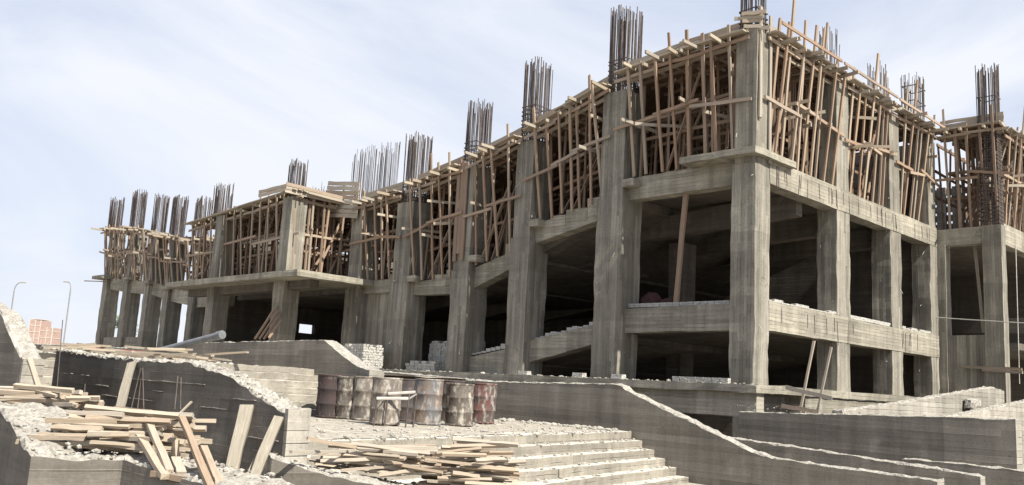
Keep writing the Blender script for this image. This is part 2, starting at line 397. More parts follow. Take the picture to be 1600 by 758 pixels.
#SETTING
# ------------------------------------------------------------------ the setting
def sheet(name, pts, mat, zb=None):
    n = len(pts); V = [Vector(p) for p in pts]; F = [tuple(range(n))]
    if zb is not None:
        V += [Vector((p[0], p[1], zb)) for p in pts]
        for i in range(n): j = (i + 1) % n; F.append((i, n + i, n + j, j))
    o = mesh(name, V, F, mat); return tag(o, kind='structure')
sheet('ground', [(-2500, -2500, -0.95), (2500, -2500, -0.95), (2500, 2500, -0.95), (-2500, 2500, -0.95)], M['earth'])
ST_A = Vector((2.29, -15.03, 0)); ST_B = Vector((-0.12, -5.0, 0)); ST_D = (ST_B - ST_A).normalized(); ST_N = Vector((ST_D.y, -ST_D.x, 0))
a0 = ST_A - ST_D * 1.25; b0 = ST_B + ST_D * 0.05
def bumpy(name, quad, n, m, amp, mat):
    """uneven trodden ground between four corners"""
    a, b, c, d = [Vector(p) for p in quad]; V = []; F = []
    for j in range(m + 1):
        for i in range(n + 1):
            u, v = i / n, j / m; p = (a * (1 - u) + b * u) * (1 - v) + (d * (1 - u) + c * u) * v
            p.z += amp * (noise.noise(p * 1.2) + .6 * noise.noise(p * 4.5)); V.append(p)
    for j in range(m):
        for i in range(n): k = j * (n + 1) + i; F.append((k, k + 1, k + n + 2, k + n + 1))
    return tag(mesh(name, V, F, mat), kind='structure')
bumpy('terrace', [(-4.75, -16.35, 0.0), (a0.x - .22, a0.y, 0.0), (b0.x - .22, b0.y, 0.0), (-4.75, -5.0, 0.0)], 60, 90, 0.018, M['earth'])
bumpy('landing', [(-60, -16.3, 1.0), (-5.9, -16.3, 1.0), (-5.9, -1.0, 1.0), (-60, -1.0, 1.0)], 110, 60, 0.03, M['earth'])

def top_mi(V, F):
    out = []
    for f in F:
        a, b, c = V[f[0]], V[f[1]], V[f[2]]; out.append(1 if (b - a).cross(c - a).normalized().z > .75 else 0)
    return out
# front steps, running down towards the right
stairs = empty('entrance_stairs', (1.2, -10, -0.95))
tag(stairs, 'broad concrete steps littered with mortar below the row of drums', 'stairs')
RISE, TREAD = 0.168, 0.30
for k in range(7):
    a = a0 + ST_N * (TREAD * k) - Vector((0, 0, RISE * k)); b = b0 + ST_N * (TREAD * k) - Vector((0, 0, RISE * k))
    ins = -ST_N * (TREAD + .12 if k else .5)
    # each step is cast in three lengths, their ends a little out of line
    cuts = [0, random.uniform(.28, .36), random.uniform(.55, .66), 1]
    zb = Vector((0, 0, RISE + 0.06))
    for c0, c1 in zip(cuts, cuts[1:]):
        o_ = ST_N * random.uniform(-.02, .02) + Vector((0, 0, random.uniform(-.008, .006)))
        p, q = a.lerp(b, c0 + .0006) + o_, a.lerp(b, c1 - .0006) + o_
        V, F = hexa([p + ins - zb, p - zb, q - zb, q + ins - zb, p + ins, p, q, q + ins], 0.09, 0.009, 70)
        mesh('step', V, F, [M['step'], M['dust']], stairs, top_mi(V, F))
# upper steps, steep, at the back of the terrace
ups = empty('upper_stairs', (-5, -13, 0)); tag(ups, 'sunlit steep concrete steps between the dark walls behind the drums', 'stairs')
for k in range(7):
    x = -4.45 - .19 * k; z = .145 * (k + 1)
    V, F = hexa(corners(x - .5, x, -16.15, -10.02, z - .20, z), 0.12, 0.02, 60); mesh('step', V, F, [M['step'], M['dust']], ups, top_mi(V, F))

# ------------------------------------------------------------------ retaining walls
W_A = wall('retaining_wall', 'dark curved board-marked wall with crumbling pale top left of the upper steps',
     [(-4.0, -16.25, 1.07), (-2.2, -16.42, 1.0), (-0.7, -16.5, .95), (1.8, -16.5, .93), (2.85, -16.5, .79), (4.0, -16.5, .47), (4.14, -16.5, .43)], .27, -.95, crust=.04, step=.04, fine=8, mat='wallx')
wall('wall_pier', 'pale sunlit pier ending the dark wall beside the front steps', [(4.145, -16.502, .50), (4.21, -16.502, .5)], .28, -.95, 'wall2', cat='pier')  # thin paler slab: sunlight on the wall's end put into its colour
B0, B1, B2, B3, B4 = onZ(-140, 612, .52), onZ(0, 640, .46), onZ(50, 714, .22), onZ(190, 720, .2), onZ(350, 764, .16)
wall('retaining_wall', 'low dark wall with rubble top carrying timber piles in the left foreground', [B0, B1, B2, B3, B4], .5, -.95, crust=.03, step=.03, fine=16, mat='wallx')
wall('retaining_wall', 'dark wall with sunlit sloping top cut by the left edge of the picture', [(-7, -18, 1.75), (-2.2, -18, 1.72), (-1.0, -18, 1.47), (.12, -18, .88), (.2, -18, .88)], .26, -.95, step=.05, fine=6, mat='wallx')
wall('wall_pier', 'short sunlit pier closing the sloping wall at the left edge', [(.205, -18.002, .87), (.27, -18.002, .87)], .26, -.95, 'wall2', cat='pier', crust=.015)  # paler end slab, its sunlit look painted into the concrete
wall('stair_wall', 'long dark stair wall with a sloping sunlit end behind the upper steps', [(-13, -10, 1.60), (-5.5, -10, 1.70), (-5.35, -10, 1.70), (-3.95, -10, 1.12), (-3.8, -10, 1.10)], .36, -.1, crust=.02)
wall('wall_pier', 'small pale pier at the foot of the sloping stair wall', [(-3.8, -10.02, 1.1), (-3.42, -10.02, 1.05)], .40, -.1, 'wall2', cat='pier', crust=.02)
wall('low_wall', 'low grey wall beyond the scrap timber in front of the far columns', [(-40, -6, 1.75), (-20, -8.5, 1.5), (-13.2, -9.2, 1.42)], .3, .8, crust=.03)
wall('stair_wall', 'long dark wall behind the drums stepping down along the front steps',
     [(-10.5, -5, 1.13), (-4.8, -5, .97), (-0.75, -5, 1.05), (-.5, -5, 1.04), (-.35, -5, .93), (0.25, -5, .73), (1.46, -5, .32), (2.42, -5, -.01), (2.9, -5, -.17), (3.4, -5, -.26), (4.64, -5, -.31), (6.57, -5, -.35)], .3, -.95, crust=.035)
wall('stair_wall', 'second dark wall just behind the stepping wall at bottom right', [(-2.5, -3.1, .30), (.65, -3.1, 0.0), (2.93, -3.1, -.11), (5.02, -3.1, -.22), (6.64, -3.1, -.33)], .26, -.95, crust=.03)
wall('ramp_wall', 'large plain dark wall with rough foot below the side facade', [(.5, -1.5, .555), (4.4, -1.5, .69), (6.8, -1.5, .77)], .36, -.95, crust=.025)
wall('footing', 'rough drip-stained footing at the lower right corner', [(4.6, -1.72, -.20), (9.5, -1.72, -.24)], .9, -.95, crust=.03, cat='footing')
wall('ramp_wall', 'pale sloping parapet rising beside the side facade, nearer the building', [(3.0, -1.1, .72), (3.0, 1.9, .97), (3.0, 9.2, 1.67), (3.0, 10.3, 1.60)], .26, -.9, 'wall2', crust=.03)
wall('ramp_wall', 'pale sloping parapet at the right edge, farther from the building', [(4.2, 1.8, .70), (4.2, 2.6, .74), (4.2, 9.4, 1.36), (4.2, 14, 1.9)], .26, -.9, 'wall2', crust=.03)

# ------------------------------------------------------------------ the concrete building
bld = empty('concrete_building', (-12, 6, 0))
tag(bld, 'unfinished three storey concrete frame building with open bays and raked floors', 'building')
def Bx(name, c8, mat, seg=.3, amp=.012): return block(name, c8, M[mat], bld, seg, amp)
FLOOR = [(-60, 6.6), (-47.5, 6.5), (-43, 6.05), (-40, 5.85), (-37.5, 5.4), (-34, 4.95), (-30, 4.95), (-18, 4.95), (-15.1, 4.8), (-13.0, 4.88), (-12.2, 5.1), (-9.1, 5.72), (-8.5, 6.55), (-5.6, 6.9), (-5.1, 7.6), (3, 7.62)]
DECK = [(-60, 9.9), (-47.7, 9.86), (-43, 9.5), (-38, 8.65), (-34, 7.95), (-30, 8.0), (-18.7, 8.28), (-16, 8.5), (-14.3, 8.8), (-11.2, 9.24), (-8, 10.0), (-5.3, 10.8), (-4.4, 11.1), (-.7, 11.25), (3, 11.4)]
zf = lambda x: lerp(FLOOR, x)
zd = lambda x: lerp(DECK, x)
# (x0, x1, y0, y1, base, floor break, top)
FRONT = [(-.72, 0, 0, .75, 1.2, 7.4, 11.3), (-5.66, -4.66, 0, .95, 1.2, 7.0, 10.47), (-9.57, -8.70, 0, .95, 1.2, 6.0, 9.46),
         (-12.64, -11.72, 0, .95, 1.2, 5.0, 9.0), (-16.4, -15.3, 0, .95, 1.2, 4.7, 8.0), (-19.55, -18.65, 0, .95, .9, 4.6, 8.1)]
LEFT = [(-34.65, -34.0, 0, .85, .9, 4.8, 7.9), (-37.95, -37.3, 0, .85, .9, 5.2, 8.3), (-40.75, -40.1, 0, .85, .9, 5.7, 8.9),
        (-43.95, -43.3, 0, .85, .9, 5.9, 9.3), (-47.4, -46.75, 0, .85, .9, 6.3, 9.5)]
CANO = [(-21.15, -20.35, -2.5, -1.75, .9, 4.74, 8.3), (-27.2, -26.5, -2.5, -1.75, .9, 4.74, 8.1)]
SIDE = [(-.62, 0, 4.85, 5.72, 1.2, 7.4, 11.2), (-.62, 0, 8.86, 9.72, 1.2, 7.4, 11.2), (-.62, 0, 12.3, 12.97, 1.2, 7.4, 11.2)]
for (x0, x1, y0, y1, zb, zm, zt) in FRONT + LEFT + CANO + SIDE:
    Bx('column', corners(x0 - .02, x1 + .015, y0 - .02, y1, zb, zm), 'col', .25, .02)
    Bx('column', corners(x0 + .03, x1 - .012, y0 + .02, y1, zm - .01, zt), 'col')
# floor beams between the front columns, stepping down towards the middle
def fbeam(x0, x1, zt0, zt1, zb0, zb1, y0=.3, y1=.75): return Bx('beam', corners(x0, x1, y0, y1, zb0, zt0, zb1, zt1), 'beam')
fbeam(-4.70, -.70, 7.58, 7.62, 6.88, 6.92)
fbeam(-8.74, -5.62, 6.5, 6.88, 5.80, 6.40)
fbeam(-11.76, -9.54, 5.12, 5.66, 4.36, 5.08)
fbeam(-15.34, -12.60, 4.74, 4.86, 4.24, 4.20)
fbeam(-18.70, -16.36, 4.96, 4.94, 4.40, 4.40)
for (x0, x1, zt) in ((-6.35, -5.62, 7.12), (-7.3, -6.37, 6.83), (-8.0, -7.32, 6.68), (-10.15, -9.54, 5.9), (-13.3, -12.6, 5.12), (-14.1, -13.32, 4.97), (-16.9, -16.36, 5.15)):
    Bx('beam_step', corners(x0, x1, .28, .74, zf((x0 + x1) / 2) - .35, zt), 'beam')
# small stub blocks cast against the inner side of the columns at floor level
for x, z in ((-4.64, 7.24), (-8.68, 6.34), (-11.7, 5.30), (-15.28, 4.72)):
    Bx('corbel', corners(x - .02, x + .42, -.06, .34, z, z + .24), 'beam', .15)
# lower beams with brick courses laid on them
lb1 = fbeam(-4.70, -.70, 3.44, 3.50, 2.70, 2.76)
lb2 = fbeam(-8.74, -5.62, 2.45, 3.0, 1.72, 2.40)
lb3 = fbeam(-11.76, -9.54, 1.85, 2.2, 1.22, 1.22)
for i in range(32):
    brick((-4.55 + (i % 16) * .242, .5, 3.49 + .062 * (i // 16)), .234, .13, .058, random.uniform(-.05, .05), lb1)
for i in range(12):
    x = -8.5 + i * .24
    for k in range(1 if i % 4 < 2 else 2): brick((x, .5, 2.48 + (x + 8.7) * .18 + .06 * k), .235, .13, .058, random.uniform(-.06, .06), lb2)
for i in range(8):
    x = -11.6 + i * .25
    for k in range(1 + (i > 2) + (i > 5)): brick((x, .45, 1.93 + (x + 11.7) * .15 + .06 * k), .235, .13, .058, random.uniform(-.06, .06), lb3)
# side facade
def sbeam(y0, y1, zb, zt, x0=-.45, x1=.032): return Bx('beam', corners(x0, x1, y0, y1, zb, zt), 'beam')
for y0, y1 in ((.73, 4.87), (5.70, 8.88), (9.70, 12.32)):
    ye = {4.87: 5.718, 8.88: 9.718, 12.32: 12.965}[y1]; ys = y0 if y0 < 1 else y0 + .022
    sbeam(ys, ye, 6.92, 7.62 + random.uniform(-.01, .01)); lbs = sbeam(ys, ye, 2.78, 3.58 + random.uniform(-.03, .03))
    n = int((y1 - y0) / .25)
    for i in range(n):
        for k in range(2 if noise.noise(Vector((i * .35, y0, 0))) > -.1 else 1):
            brick((-.08, y0 + .14 + i * .25 + .08 * k, 3.57 + .058 * k), .246, .16, .056, math.pi / 2 + random.uniform(-.03, .03), lbs)
# corner cantilever slab over the first floor
Bx('slab', corners(-2.3, .2, -.36, 1.9, 7.58, 7.77), 'beam', .2)
# floors
for x0, x1 in ((-5.1, -.9), (-9.1, -5.2), (-12.2, -9.2), (-18.2, -12.3), (-31, -18.2)):
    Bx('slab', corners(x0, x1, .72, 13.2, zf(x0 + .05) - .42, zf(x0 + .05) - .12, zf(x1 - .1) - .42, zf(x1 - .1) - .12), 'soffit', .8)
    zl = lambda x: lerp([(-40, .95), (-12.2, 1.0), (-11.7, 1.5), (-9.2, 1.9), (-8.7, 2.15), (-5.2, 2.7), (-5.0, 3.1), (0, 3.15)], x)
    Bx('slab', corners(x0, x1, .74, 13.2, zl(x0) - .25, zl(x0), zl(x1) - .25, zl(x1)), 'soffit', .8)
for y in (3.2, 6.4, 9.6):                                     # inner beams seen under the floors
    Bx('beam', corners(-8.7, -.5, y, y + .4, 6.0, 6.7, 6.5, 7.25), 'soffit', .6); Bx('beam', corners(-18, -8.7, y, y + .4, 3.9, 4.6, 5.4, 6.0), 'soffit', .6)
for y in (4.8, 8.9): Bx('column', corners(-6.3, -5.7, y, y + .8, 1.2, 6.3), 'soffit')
# back and cross walls, with one opening through to the daylight
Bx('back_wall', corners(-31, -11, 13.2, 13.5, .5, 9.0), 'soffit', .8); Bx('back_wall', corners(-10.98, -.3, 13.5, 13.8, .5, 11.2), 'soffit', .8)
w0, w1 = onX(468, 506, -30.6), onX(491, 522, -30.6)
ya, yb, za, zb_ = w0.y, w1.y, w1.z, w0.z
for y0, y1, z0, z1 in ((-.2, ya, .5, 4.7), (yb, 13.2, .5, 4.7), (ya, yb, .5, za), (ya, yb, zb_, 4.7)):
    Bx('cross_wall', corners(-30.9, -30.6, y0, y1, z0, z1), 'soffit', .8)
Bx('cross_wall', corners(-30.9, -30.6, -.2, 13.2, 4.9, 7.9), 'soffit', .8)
Bx('wall_panel', corners(-18.66, -16.9, .5, .7, .95, 4.42), 'col')          # shuttered wall beside the sixth column
# entrance canopy in the middle
Bx('canopy', corners(-30.0, -18.0, -3.34, .32, 4.70, 4.95), 'beam', .3)
Bx('beam', corners(-29.6, -18.6, -2.35, -1.95, 4.35, 4.72), 'soffit', .5)
# left row of bays: open to the sky below
for a, b in zip(LEFT, LEFT[1:]):
    x0, x1 = b[1] - .03, a[0] + .03
    Bx('beam', corners(x0, x1, .2, .6, zf(x0) - .75, zf(x0), zf(x1) - .75, zf(x1)), 'beam')
    Bx('slab', corners(b[0], a[1], .58, 2.2, zf(x0) - .3, zf(x0) - .05, zf(x1) - .3, zf(x1) - .05), 'soffit', .5)
Bx('beam', corners(-34.1, -30.5, .2, .6, 4.2, 4.9), 'beam')
Bx('slab', corners(-48.1, -46.3, -.5, 1.2, 6.32, 6.52), 'beam', .2)
for x, z in ((-43.6, 6.1), (-40.4, 5.75), (-37.6, 5.3)): Bx('corbel', corners(x - .1, x + .75, -.25, .3, z, z + .14), 'beam', .2)
for x0, x1 in ((-47, -43.5), (-43.3, -40.3)): Bx('parapet', corners(x0, x1, .2, .4, .9, 2.6), 'beam')
for i in range(46):
    y = random.uniform(.8, 12.3); z = random.choice((3.5, 7.55, 7.55)); 
    p = Vector((.04, y, z - random.uniform(0, .1))); rod('tie_wire', p, p + Vector((random.uniform(0, .02), random.uniform(-.06, .06), -random.uniform(.3, .75))), .008, 'rebar', bld)
for (x0, x1, y0, y1, *_r) in FRONT + SIDE:
    for k in range(9):
        z = random.uniform(1.6, 10); d = random.choice((0, 1)); p = Vector((random.uniform(x0, x1), y0 - .02, z)) if d else Vector((x1 + .01, random.uniform(y0 + .1, y1 - .1), z))
        rod('tie_wire', p, p + (Vector((0, -1, 0)) if d else Vector((1, 0, 0))) * random.uniform(.03, .16) + Vector((random.uniform(-.08, .08), random.uniform(-.08, .08), random.uniform(-.2, .1))), .007, 'rebar' if k % 2 else 'cable', bld)
# plinth and basement
Bx('plinth', corners(-19.5, .47, -.62, .9, 1.05, 1.26), 'beam', .25, .02)
Bx('plinth_beam', corners(-11, .38, -.45, -.1, .42, 1.06), 'beam')
Bx('pier', corners(-.35, .36, -.44, .2, -.95, .44), 'col')
Bx('basement_wall', corners(-12, -.2, 2.6, 2.9, -.95, 1.06), 'soffit', .8)
Bx('plinth', corners(-.4, .47, .9, 13.0, 1.05, 1.27), 'beam', .25, .02)
Bx('plinth_wall', corners(-.4, .42, 2.05, 13.0, -.95, 1.06), 'beam')
Bx('plinth_wall', corners(-.5, -.05, -.1, 2.05, -.95, 1.06), 'wall')
for i in range(14): brick((-2.2 + (i % 7) * .26, -.35, 1.27 + .07 * (i // 7)), .25, .13, .068, random.uniform(-.05, .05), bld)
for x in (-4.35, -5.9, -8.3): brick((x, -.3, 1.26), .4, .2, .15, .05, bld)
# right hand wing, set forward of the side facade
Bx('column', corners(1.6, 2.24, 13.0, 13.5, .5, 7.6), 'col')
Bx('beam', corners(.0, 1.62, 13.03, 13.45, 6.95, 7.58), 'beam')
Bx('wall_panel', corners(-.02, 1.62, 13.06, 13.4, .5, 3.62), 'col')
Bx('column', corners(0, .3, 13.0, 13.5, .5, 7.0), 'col')
Bx('beam', corners(1.8, 2.2, 13.48, 24, 6.95, 7.72), 'beam')
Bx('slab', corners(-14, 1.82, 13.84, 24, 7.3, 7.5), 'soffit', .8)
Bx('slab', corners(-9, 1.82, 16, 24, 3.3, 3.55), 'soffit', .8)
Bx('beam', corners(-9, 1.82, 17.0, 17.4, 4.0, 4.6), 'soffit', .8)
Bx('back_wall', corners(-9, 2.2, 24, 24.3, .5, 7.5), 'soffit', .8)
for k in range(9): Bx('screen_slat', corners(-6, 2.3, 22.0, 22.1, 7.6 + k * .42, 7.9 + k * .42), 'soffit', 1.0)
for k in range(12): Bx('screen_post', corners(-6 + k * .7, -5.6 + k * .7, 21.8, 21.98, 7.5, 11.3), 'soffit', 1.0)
Bx('parapet', corners(1.9, 2.15, 13.5, 24, .5, 1.3), 'beam')
# ------------------------------------------------------------------ timber formwork under the next deck
def formwork(label, ox, oy, U, N, L, z0, z1, depth, seed, out=.55, rows=(-.6, -1.2, -1.9, -2.7, -3.6, -4.7, -6.0), step=.5, up=.45, sides=True, sheet_=True, w=.088):
    rg = random.Random(seed); U = Vector((*U, 0)); N = Vector((*N, 0)); O = Vector((ox, oy, 0))
    root = empty('timber_formwork', O + U * (L / 2) + Vector((0, 0, z0(L / 2))))
    tag(root, label, 'formwork', 'timber formwork of the top storey')
    def P(u, v, z): q = O + U * u + N * v; q.z = z; return q
    us = []; u = rg.uniform(.15, .35)
    while u < L - .05: us.append(u); u += step * rg.uniform(.75, 1.25)
    for u in us:                                        # outer props, leaning out and standing above the deck edge
        u2 = u + rg.gauss(0, .07); h = rg.choice((-.05, .05, .2, .5, .9, 1.25)) * up * 1.5
        bar('prop', P(u, rg.uniform(-.16, .0), z0(u)), P(u2, out * rg.uniform(.45, 1.0), z1(u2) + h), w * rg.uniform(.85, 1.2), .058, 'prop', root, rg.uniform(-.15, .15), N)
        if rg.random() < .9:                            # joist ends poking out at deck level
            uu = u + rg.uniform(.05, .22); zz = z1(uu) - rg.uniform(.10, .22)
            bar('joist', P(uu, -1.6, zz + rg.uniform(-.04, .04)), P(uu + rg.uniform(-.25, .25), out * rg.uniform(.9, 2.0), zz + rg.uniform(-.05, .08)), .07, .10, 'ledger', root)
        if rg.random() < .5:                            # loose cross pieces half way up
            uu = u + rg.uniform(-.1, .1); zz = z0(u) + (z1(u) - z0(u)) * rg.choice((.42, .5, .55, .72)); a = rg.uniform(-.5, .5)
            bar('cross_piece', P(uu - a, -rg.uniform(.3, 1.2), zz + rg.uniform(-.1, .1)), P(uu + a, out * rg.uniform(.6, 1.5), zz + rg.uniform(-.1, .1)), .05, .10, 'ledger', root)
    def run(name, v, off, ww, tt, kind, zfun, over=.15, n=1, jit=.04):
        cuts = [-over] + [L * i / n + rg.uniform(-.2, .2) for i in range(1, n)] + [L + over]
        for a, b in zip(cuts, cuts[1:]):
            bar(name, P(a - .15 * (n > 1), v + rg.uniform(-.02, .02), zfun(a) + off + rg.uniform(-jit, jit)), P(b + .15 * (n > 1), v + rg.uniform(-.02, .02), zfun(b) + off + rg.uniform(-jit, jit)), ww, tt, kind, root)
    n2 = 2 if L > 3 else 1
    run('stringer', out * .5, -.26, .055, .10, 'prop', z1, .2, n2 + 1, .07)
    run('stringer', -.05, -.28, .06, .12, 'ledger', z1, .05, n2)
    for k in range(3): run('edge_board', .36 - k * .24, -.02 + .015 * (k % 2), .2, .045, 'ledger', z1, .1, n2, .02)
    if sides:
        for k in range(3): run('side_board', -.06 - .015 * k, .10 + .145 * k, .04, .135, 'ledger', z1, .08, n2, .012)
    mid = lambda q: z0(q) + (z1(q) - z0(q)) * .5
    run('ledger', out * .35, 0, .045, .10, 'prop', mid, .25, n2 + 1, .22)
    run('ledger', -.75, .35, .05, .11, 'prop', mid, .1, 1, .1)
    for v in rows:                                      # standing props inside
        u = rg.uniform(.1, .4)
        while u < L:
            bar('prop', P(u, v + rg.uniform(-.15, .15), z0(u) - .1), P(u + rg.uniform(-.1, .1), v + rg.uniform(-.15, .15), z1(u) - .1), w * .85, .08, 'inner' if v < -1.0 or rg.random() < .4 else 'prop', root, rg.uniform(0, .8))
            u += .78 * rg.uniform(.75, 1.3)
        for hh in (-.5, .45):
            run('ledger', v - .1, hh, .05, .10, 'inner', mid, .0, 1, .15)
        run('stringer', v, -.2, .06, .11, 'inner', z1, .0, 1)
    for i in range(3):
        u = rg.uniform(.1, L * .5); v = rg.uniform(-1.3, -.1)
        bar('brace', P(u, v, z0(u) + .1), P(min(L, u + rg.uniform(1.0, 1.9)), v - .1, z0(u) + (z1(u) - z0(u)) * rg.uniform(.7, .98)), .04, .10, 'prop', root)
    if sheet_:                                          # the deck itself: rows of boards
        V = []; F = []; v = .12
        while v > -depth:
            wv = .24; a, b = -.02 + rg.uniform(-.04, .04), L + .02 + rg.uniform(-.04, .04); j = rg.uniform(-.012, .012)
            c8 = [P(a, v - wv, z1(a) - .10 + j), P(b, v - wv, z1(b) - .10 + j), P(b, v - .008, z1(b) - .10 + j), P(a, v - .008, z1(a) - .10 + j)]
            c8 += [c + Vector((0, 0, .04)) for c in c8]; q = len(V); V += c8
            F += [(q + 3, q + 2, q + 1, q), (q + 4, q + 5, q + 6, q + 7), (q, q + 1, q + 5, q + 4), (q + 1, q + 2, q + 6, q + 5), (q + 2, q + 3, q + 7, q + 6), (q + 3, q, q + 4, q + 7)]
            v -= wv
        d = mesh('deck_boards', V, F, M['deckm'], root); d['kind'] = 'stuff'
    return root
FX = lambda x0: ((lambda u: zf(x0 + u)), (lambda u: zd(x0 + u)))
def front_bay(label, x0, x1, seed, z0=None, **k):
    a, b = FX(x0); formwork(label, x0, .1, (1, 0), (0, -1), x1 - x0, z0 or a, b, 12.5, seed, **k)
front_bay('tall timber props and deck between the corner column and its front neighbour', -4.66, -.5, 11, lambda u: 7.6, step=.5)
front_bay('sloping timber props and deck left of the second column from the corner', -8.7, -5.6, 12, lambda u: 6.55 + u * .12)
front_bay('timber props between the third and fourth columns from the corner', -11.72, -9.5, 13, lambda u: 5.15 + u * .22)
front_bay('timber props between the fourth and fifth columns from the corner', -15.3, -12.6, 14, lambda u: 4.75 + u * .04)
front_bay('timber props above the beam between canopy and fifth column', -19.0, -16.3, 15, lambda u: 4.95, up=.3)
# behind the columns too: short pieces of deck that close the gaps between the bays
for i, (x0, x1) in enumerate(((-5.6, -4.66), (-9.5, -8.7), (-12.6, -11.72), (-16.3, -15.3))):
    V = []; F = []; 
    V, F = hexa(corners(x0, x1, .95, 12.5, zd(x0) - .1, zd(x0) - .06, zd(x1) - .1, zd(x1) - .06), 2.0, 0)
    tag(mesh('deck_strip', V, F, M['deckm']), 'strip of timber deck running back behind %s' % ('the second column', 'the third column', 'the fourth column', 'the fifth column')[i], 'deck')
SN = dict(U=(0, 1), N=(1, 0))
for i, (y0, y1, lb) in enumerate(((.75, 4.85, 'timber props along the side facade next to the corner column'), (5.7, 8.86, 'timber props along the side facade between its middle columns'), (9.7, 12.9, 'timber props along the side facade next to the right wing'))):
    formwork(lb, -.1, y0, (0, 1), (1, 0), y1 - y0, lambda u: 7.64, lambda u, y=y0: 11.33 + .0 * u, 1.5, 31 + i, rows=(-.8, -1.8, -3.0), sheet_=True, up=.75, step=.46, out=.5)
formwork('timber props on the right wing behind the standing rebar cage', .2, 13.2, (1, 0), (0, -1), 2.1, lambda u: 7.6, lambda u: 11.4, 9, 41, rows=(-.5, -1.1, -1.9, -2.7, -3.5, -4.4, -5.3, -6.2, -7.3), step=.42)
formwork('timber props along the right wing at the picture edge', 2.1, 13.8, (0, 1), (1, 0), 7.5, lambda u: 7.72, lambda u: 11.3, 1.5, 42, rows=(-.5, -1.1, -1.7, -2.3), up=.7, out=.5)
# canopy storey
formwork('timber props standing along the front of the entrance canopy', -30, -2.2, (1, 0), (0, -1), 9.7, lambda u: 4.95, lambda u: 8.02 + .055 * u, 3.0, 51, out=.25, rows=(-.6, -1.3, -2.2), step=.7, up=.12, sides=False)
formwork('timber props at the open right end of the entrance canopy', -20.45, -1.7, (0, 1), (1, 0), 3.2, lambda u: 4.95, lambda u: 8.5 - .04 * u, 2.0, 52, out=.12, rows=(-.6, -1.3, -2.0), step=.8, up=.1, sides=False)
formwork('timber props behind the entrance canopy in the middle of the building', -30, .6, (1, 0), (0, -1), 11.3, lambda u: 4.9, lambda u: 8.0 + .03 * u, 12, 53, out=.3, rows=(-.8, -1.8, -3.0), step=.9, up=.1, sides=False)
# left row
for i, (x0, x1) in enumerate(((-47.9, -43.4), (-43.4, -40.2), (-40.2, -37.3), (-37.3, -31.0))):
    formwork('timber props on the far left row of columns, %s' % ('outermost bay with sky behind', 'second bay from the far end', 'third bay from the far end', 'bay nearest the canopy')[i],
             x0, .05, (1, 0), (0, -1), x1 - x0, lambda u, x=x0: zf(x + u), lambda u, x=x0: zd(x + u) - .15, 2.0, 61 + i, out=.6, rows=(-.9, -1.7), step=.62, up=.12, sheet_=i > 1, sides=False, w=.12)
# shutter boards still round the fourth column
sh = empty('column_shutter', (-12.2, -.05, 5.2)); tag(sh, 'reddish timber shutter boards still on the front of the fourth column', 'shutter')
for i in range(3): bar('board', (-12.53 + i * .2, -.045, 5.5 + random.uniform(-.3, .2)), (-12.55 + i * .2, -.045, 9.2 + random.uniform(-.2, .1)), .19, .05, 'brown_wood', sh, 0, (0, -1, 0))
# planks tied up the corner column
sp = empty('corner_planks', (.05, .3, 8)); tag(sp, 'planks fixed upright against the sunlit face of the corner column', 'planks')
for y, z0, z1 in ((.12, 8.7, 12.0), (.66, 7.5, 11.9)): bar('plank', (.05, y, z0), (.03, y + .03, z1), .12, .05, 'ledger', sp, 0, (1, 0, 0))
for k in range(5): bar('board', (-.5 + random.uniform(-.3, .2), -.06 - .02 * (k % 2), 11.33 + k * .135 + random.uniform(-.03, .03)), (.15 + random.uniform(-.1, .35), .05 + random.uniform(0, .15), 11.28 + k * .135 + random.uniform(-.05, .03)), .04, .11, 'ledger', sp)
# corner guard rail down the side
gr = empty('guard_rail', (.4, 5, 11.4)); tag(gr, 'long pale rail board running along the top of the side formwork', 'rail')
for a, b in ((.1, 4.2), (4.0, 8.4), (8.2, 12.6)): bar('rail_board', (.50, a + .4, 11.52 - a * .01), (.52, b, 11.52 - b * .01), .045, .09, 'prop', gr)
# leaning stack of deck panels beyond the canopy
pn = empty('leaning_panel', (-20, -.2, 7.9)); tag(pn, 'pale tilted panel of horizontal boards beside the canopy formwork', 'panel')
for k in range(8):
    z = 7.7 + k * .2
    bar('board', (-21.75 + .06 * k, -.2, z + .33), (-19.0, -.12, z - .0), .05, .18, 'offcut', pn)
for x in (-21.2, -20.2, -19.3): bar('batten', (x, -.1, 7.5), (x, -.1, 9.2), .09, .05, 'prop', pn)
eb = empty('edge_shutter', (-20.5, -3, 8.3)); tag(eb, 'clean timber edge boards on top of the canopy corner column', 'edge boards')
for k in range(2): bar('board', (-22.6, -2.85, 8.5 + .16 * k), (-20.25, -2.85, 8.52 + .15 * k), .05, .14, 'offcut', eb)
for k in range(3): bar('board', (-20.2 + .02 * k, -2.95, 8.42 + .14 * k), (-20.15, .5 - .3 * k, 8.36 + .13 * k), .05, .14, 'offcut', eb)

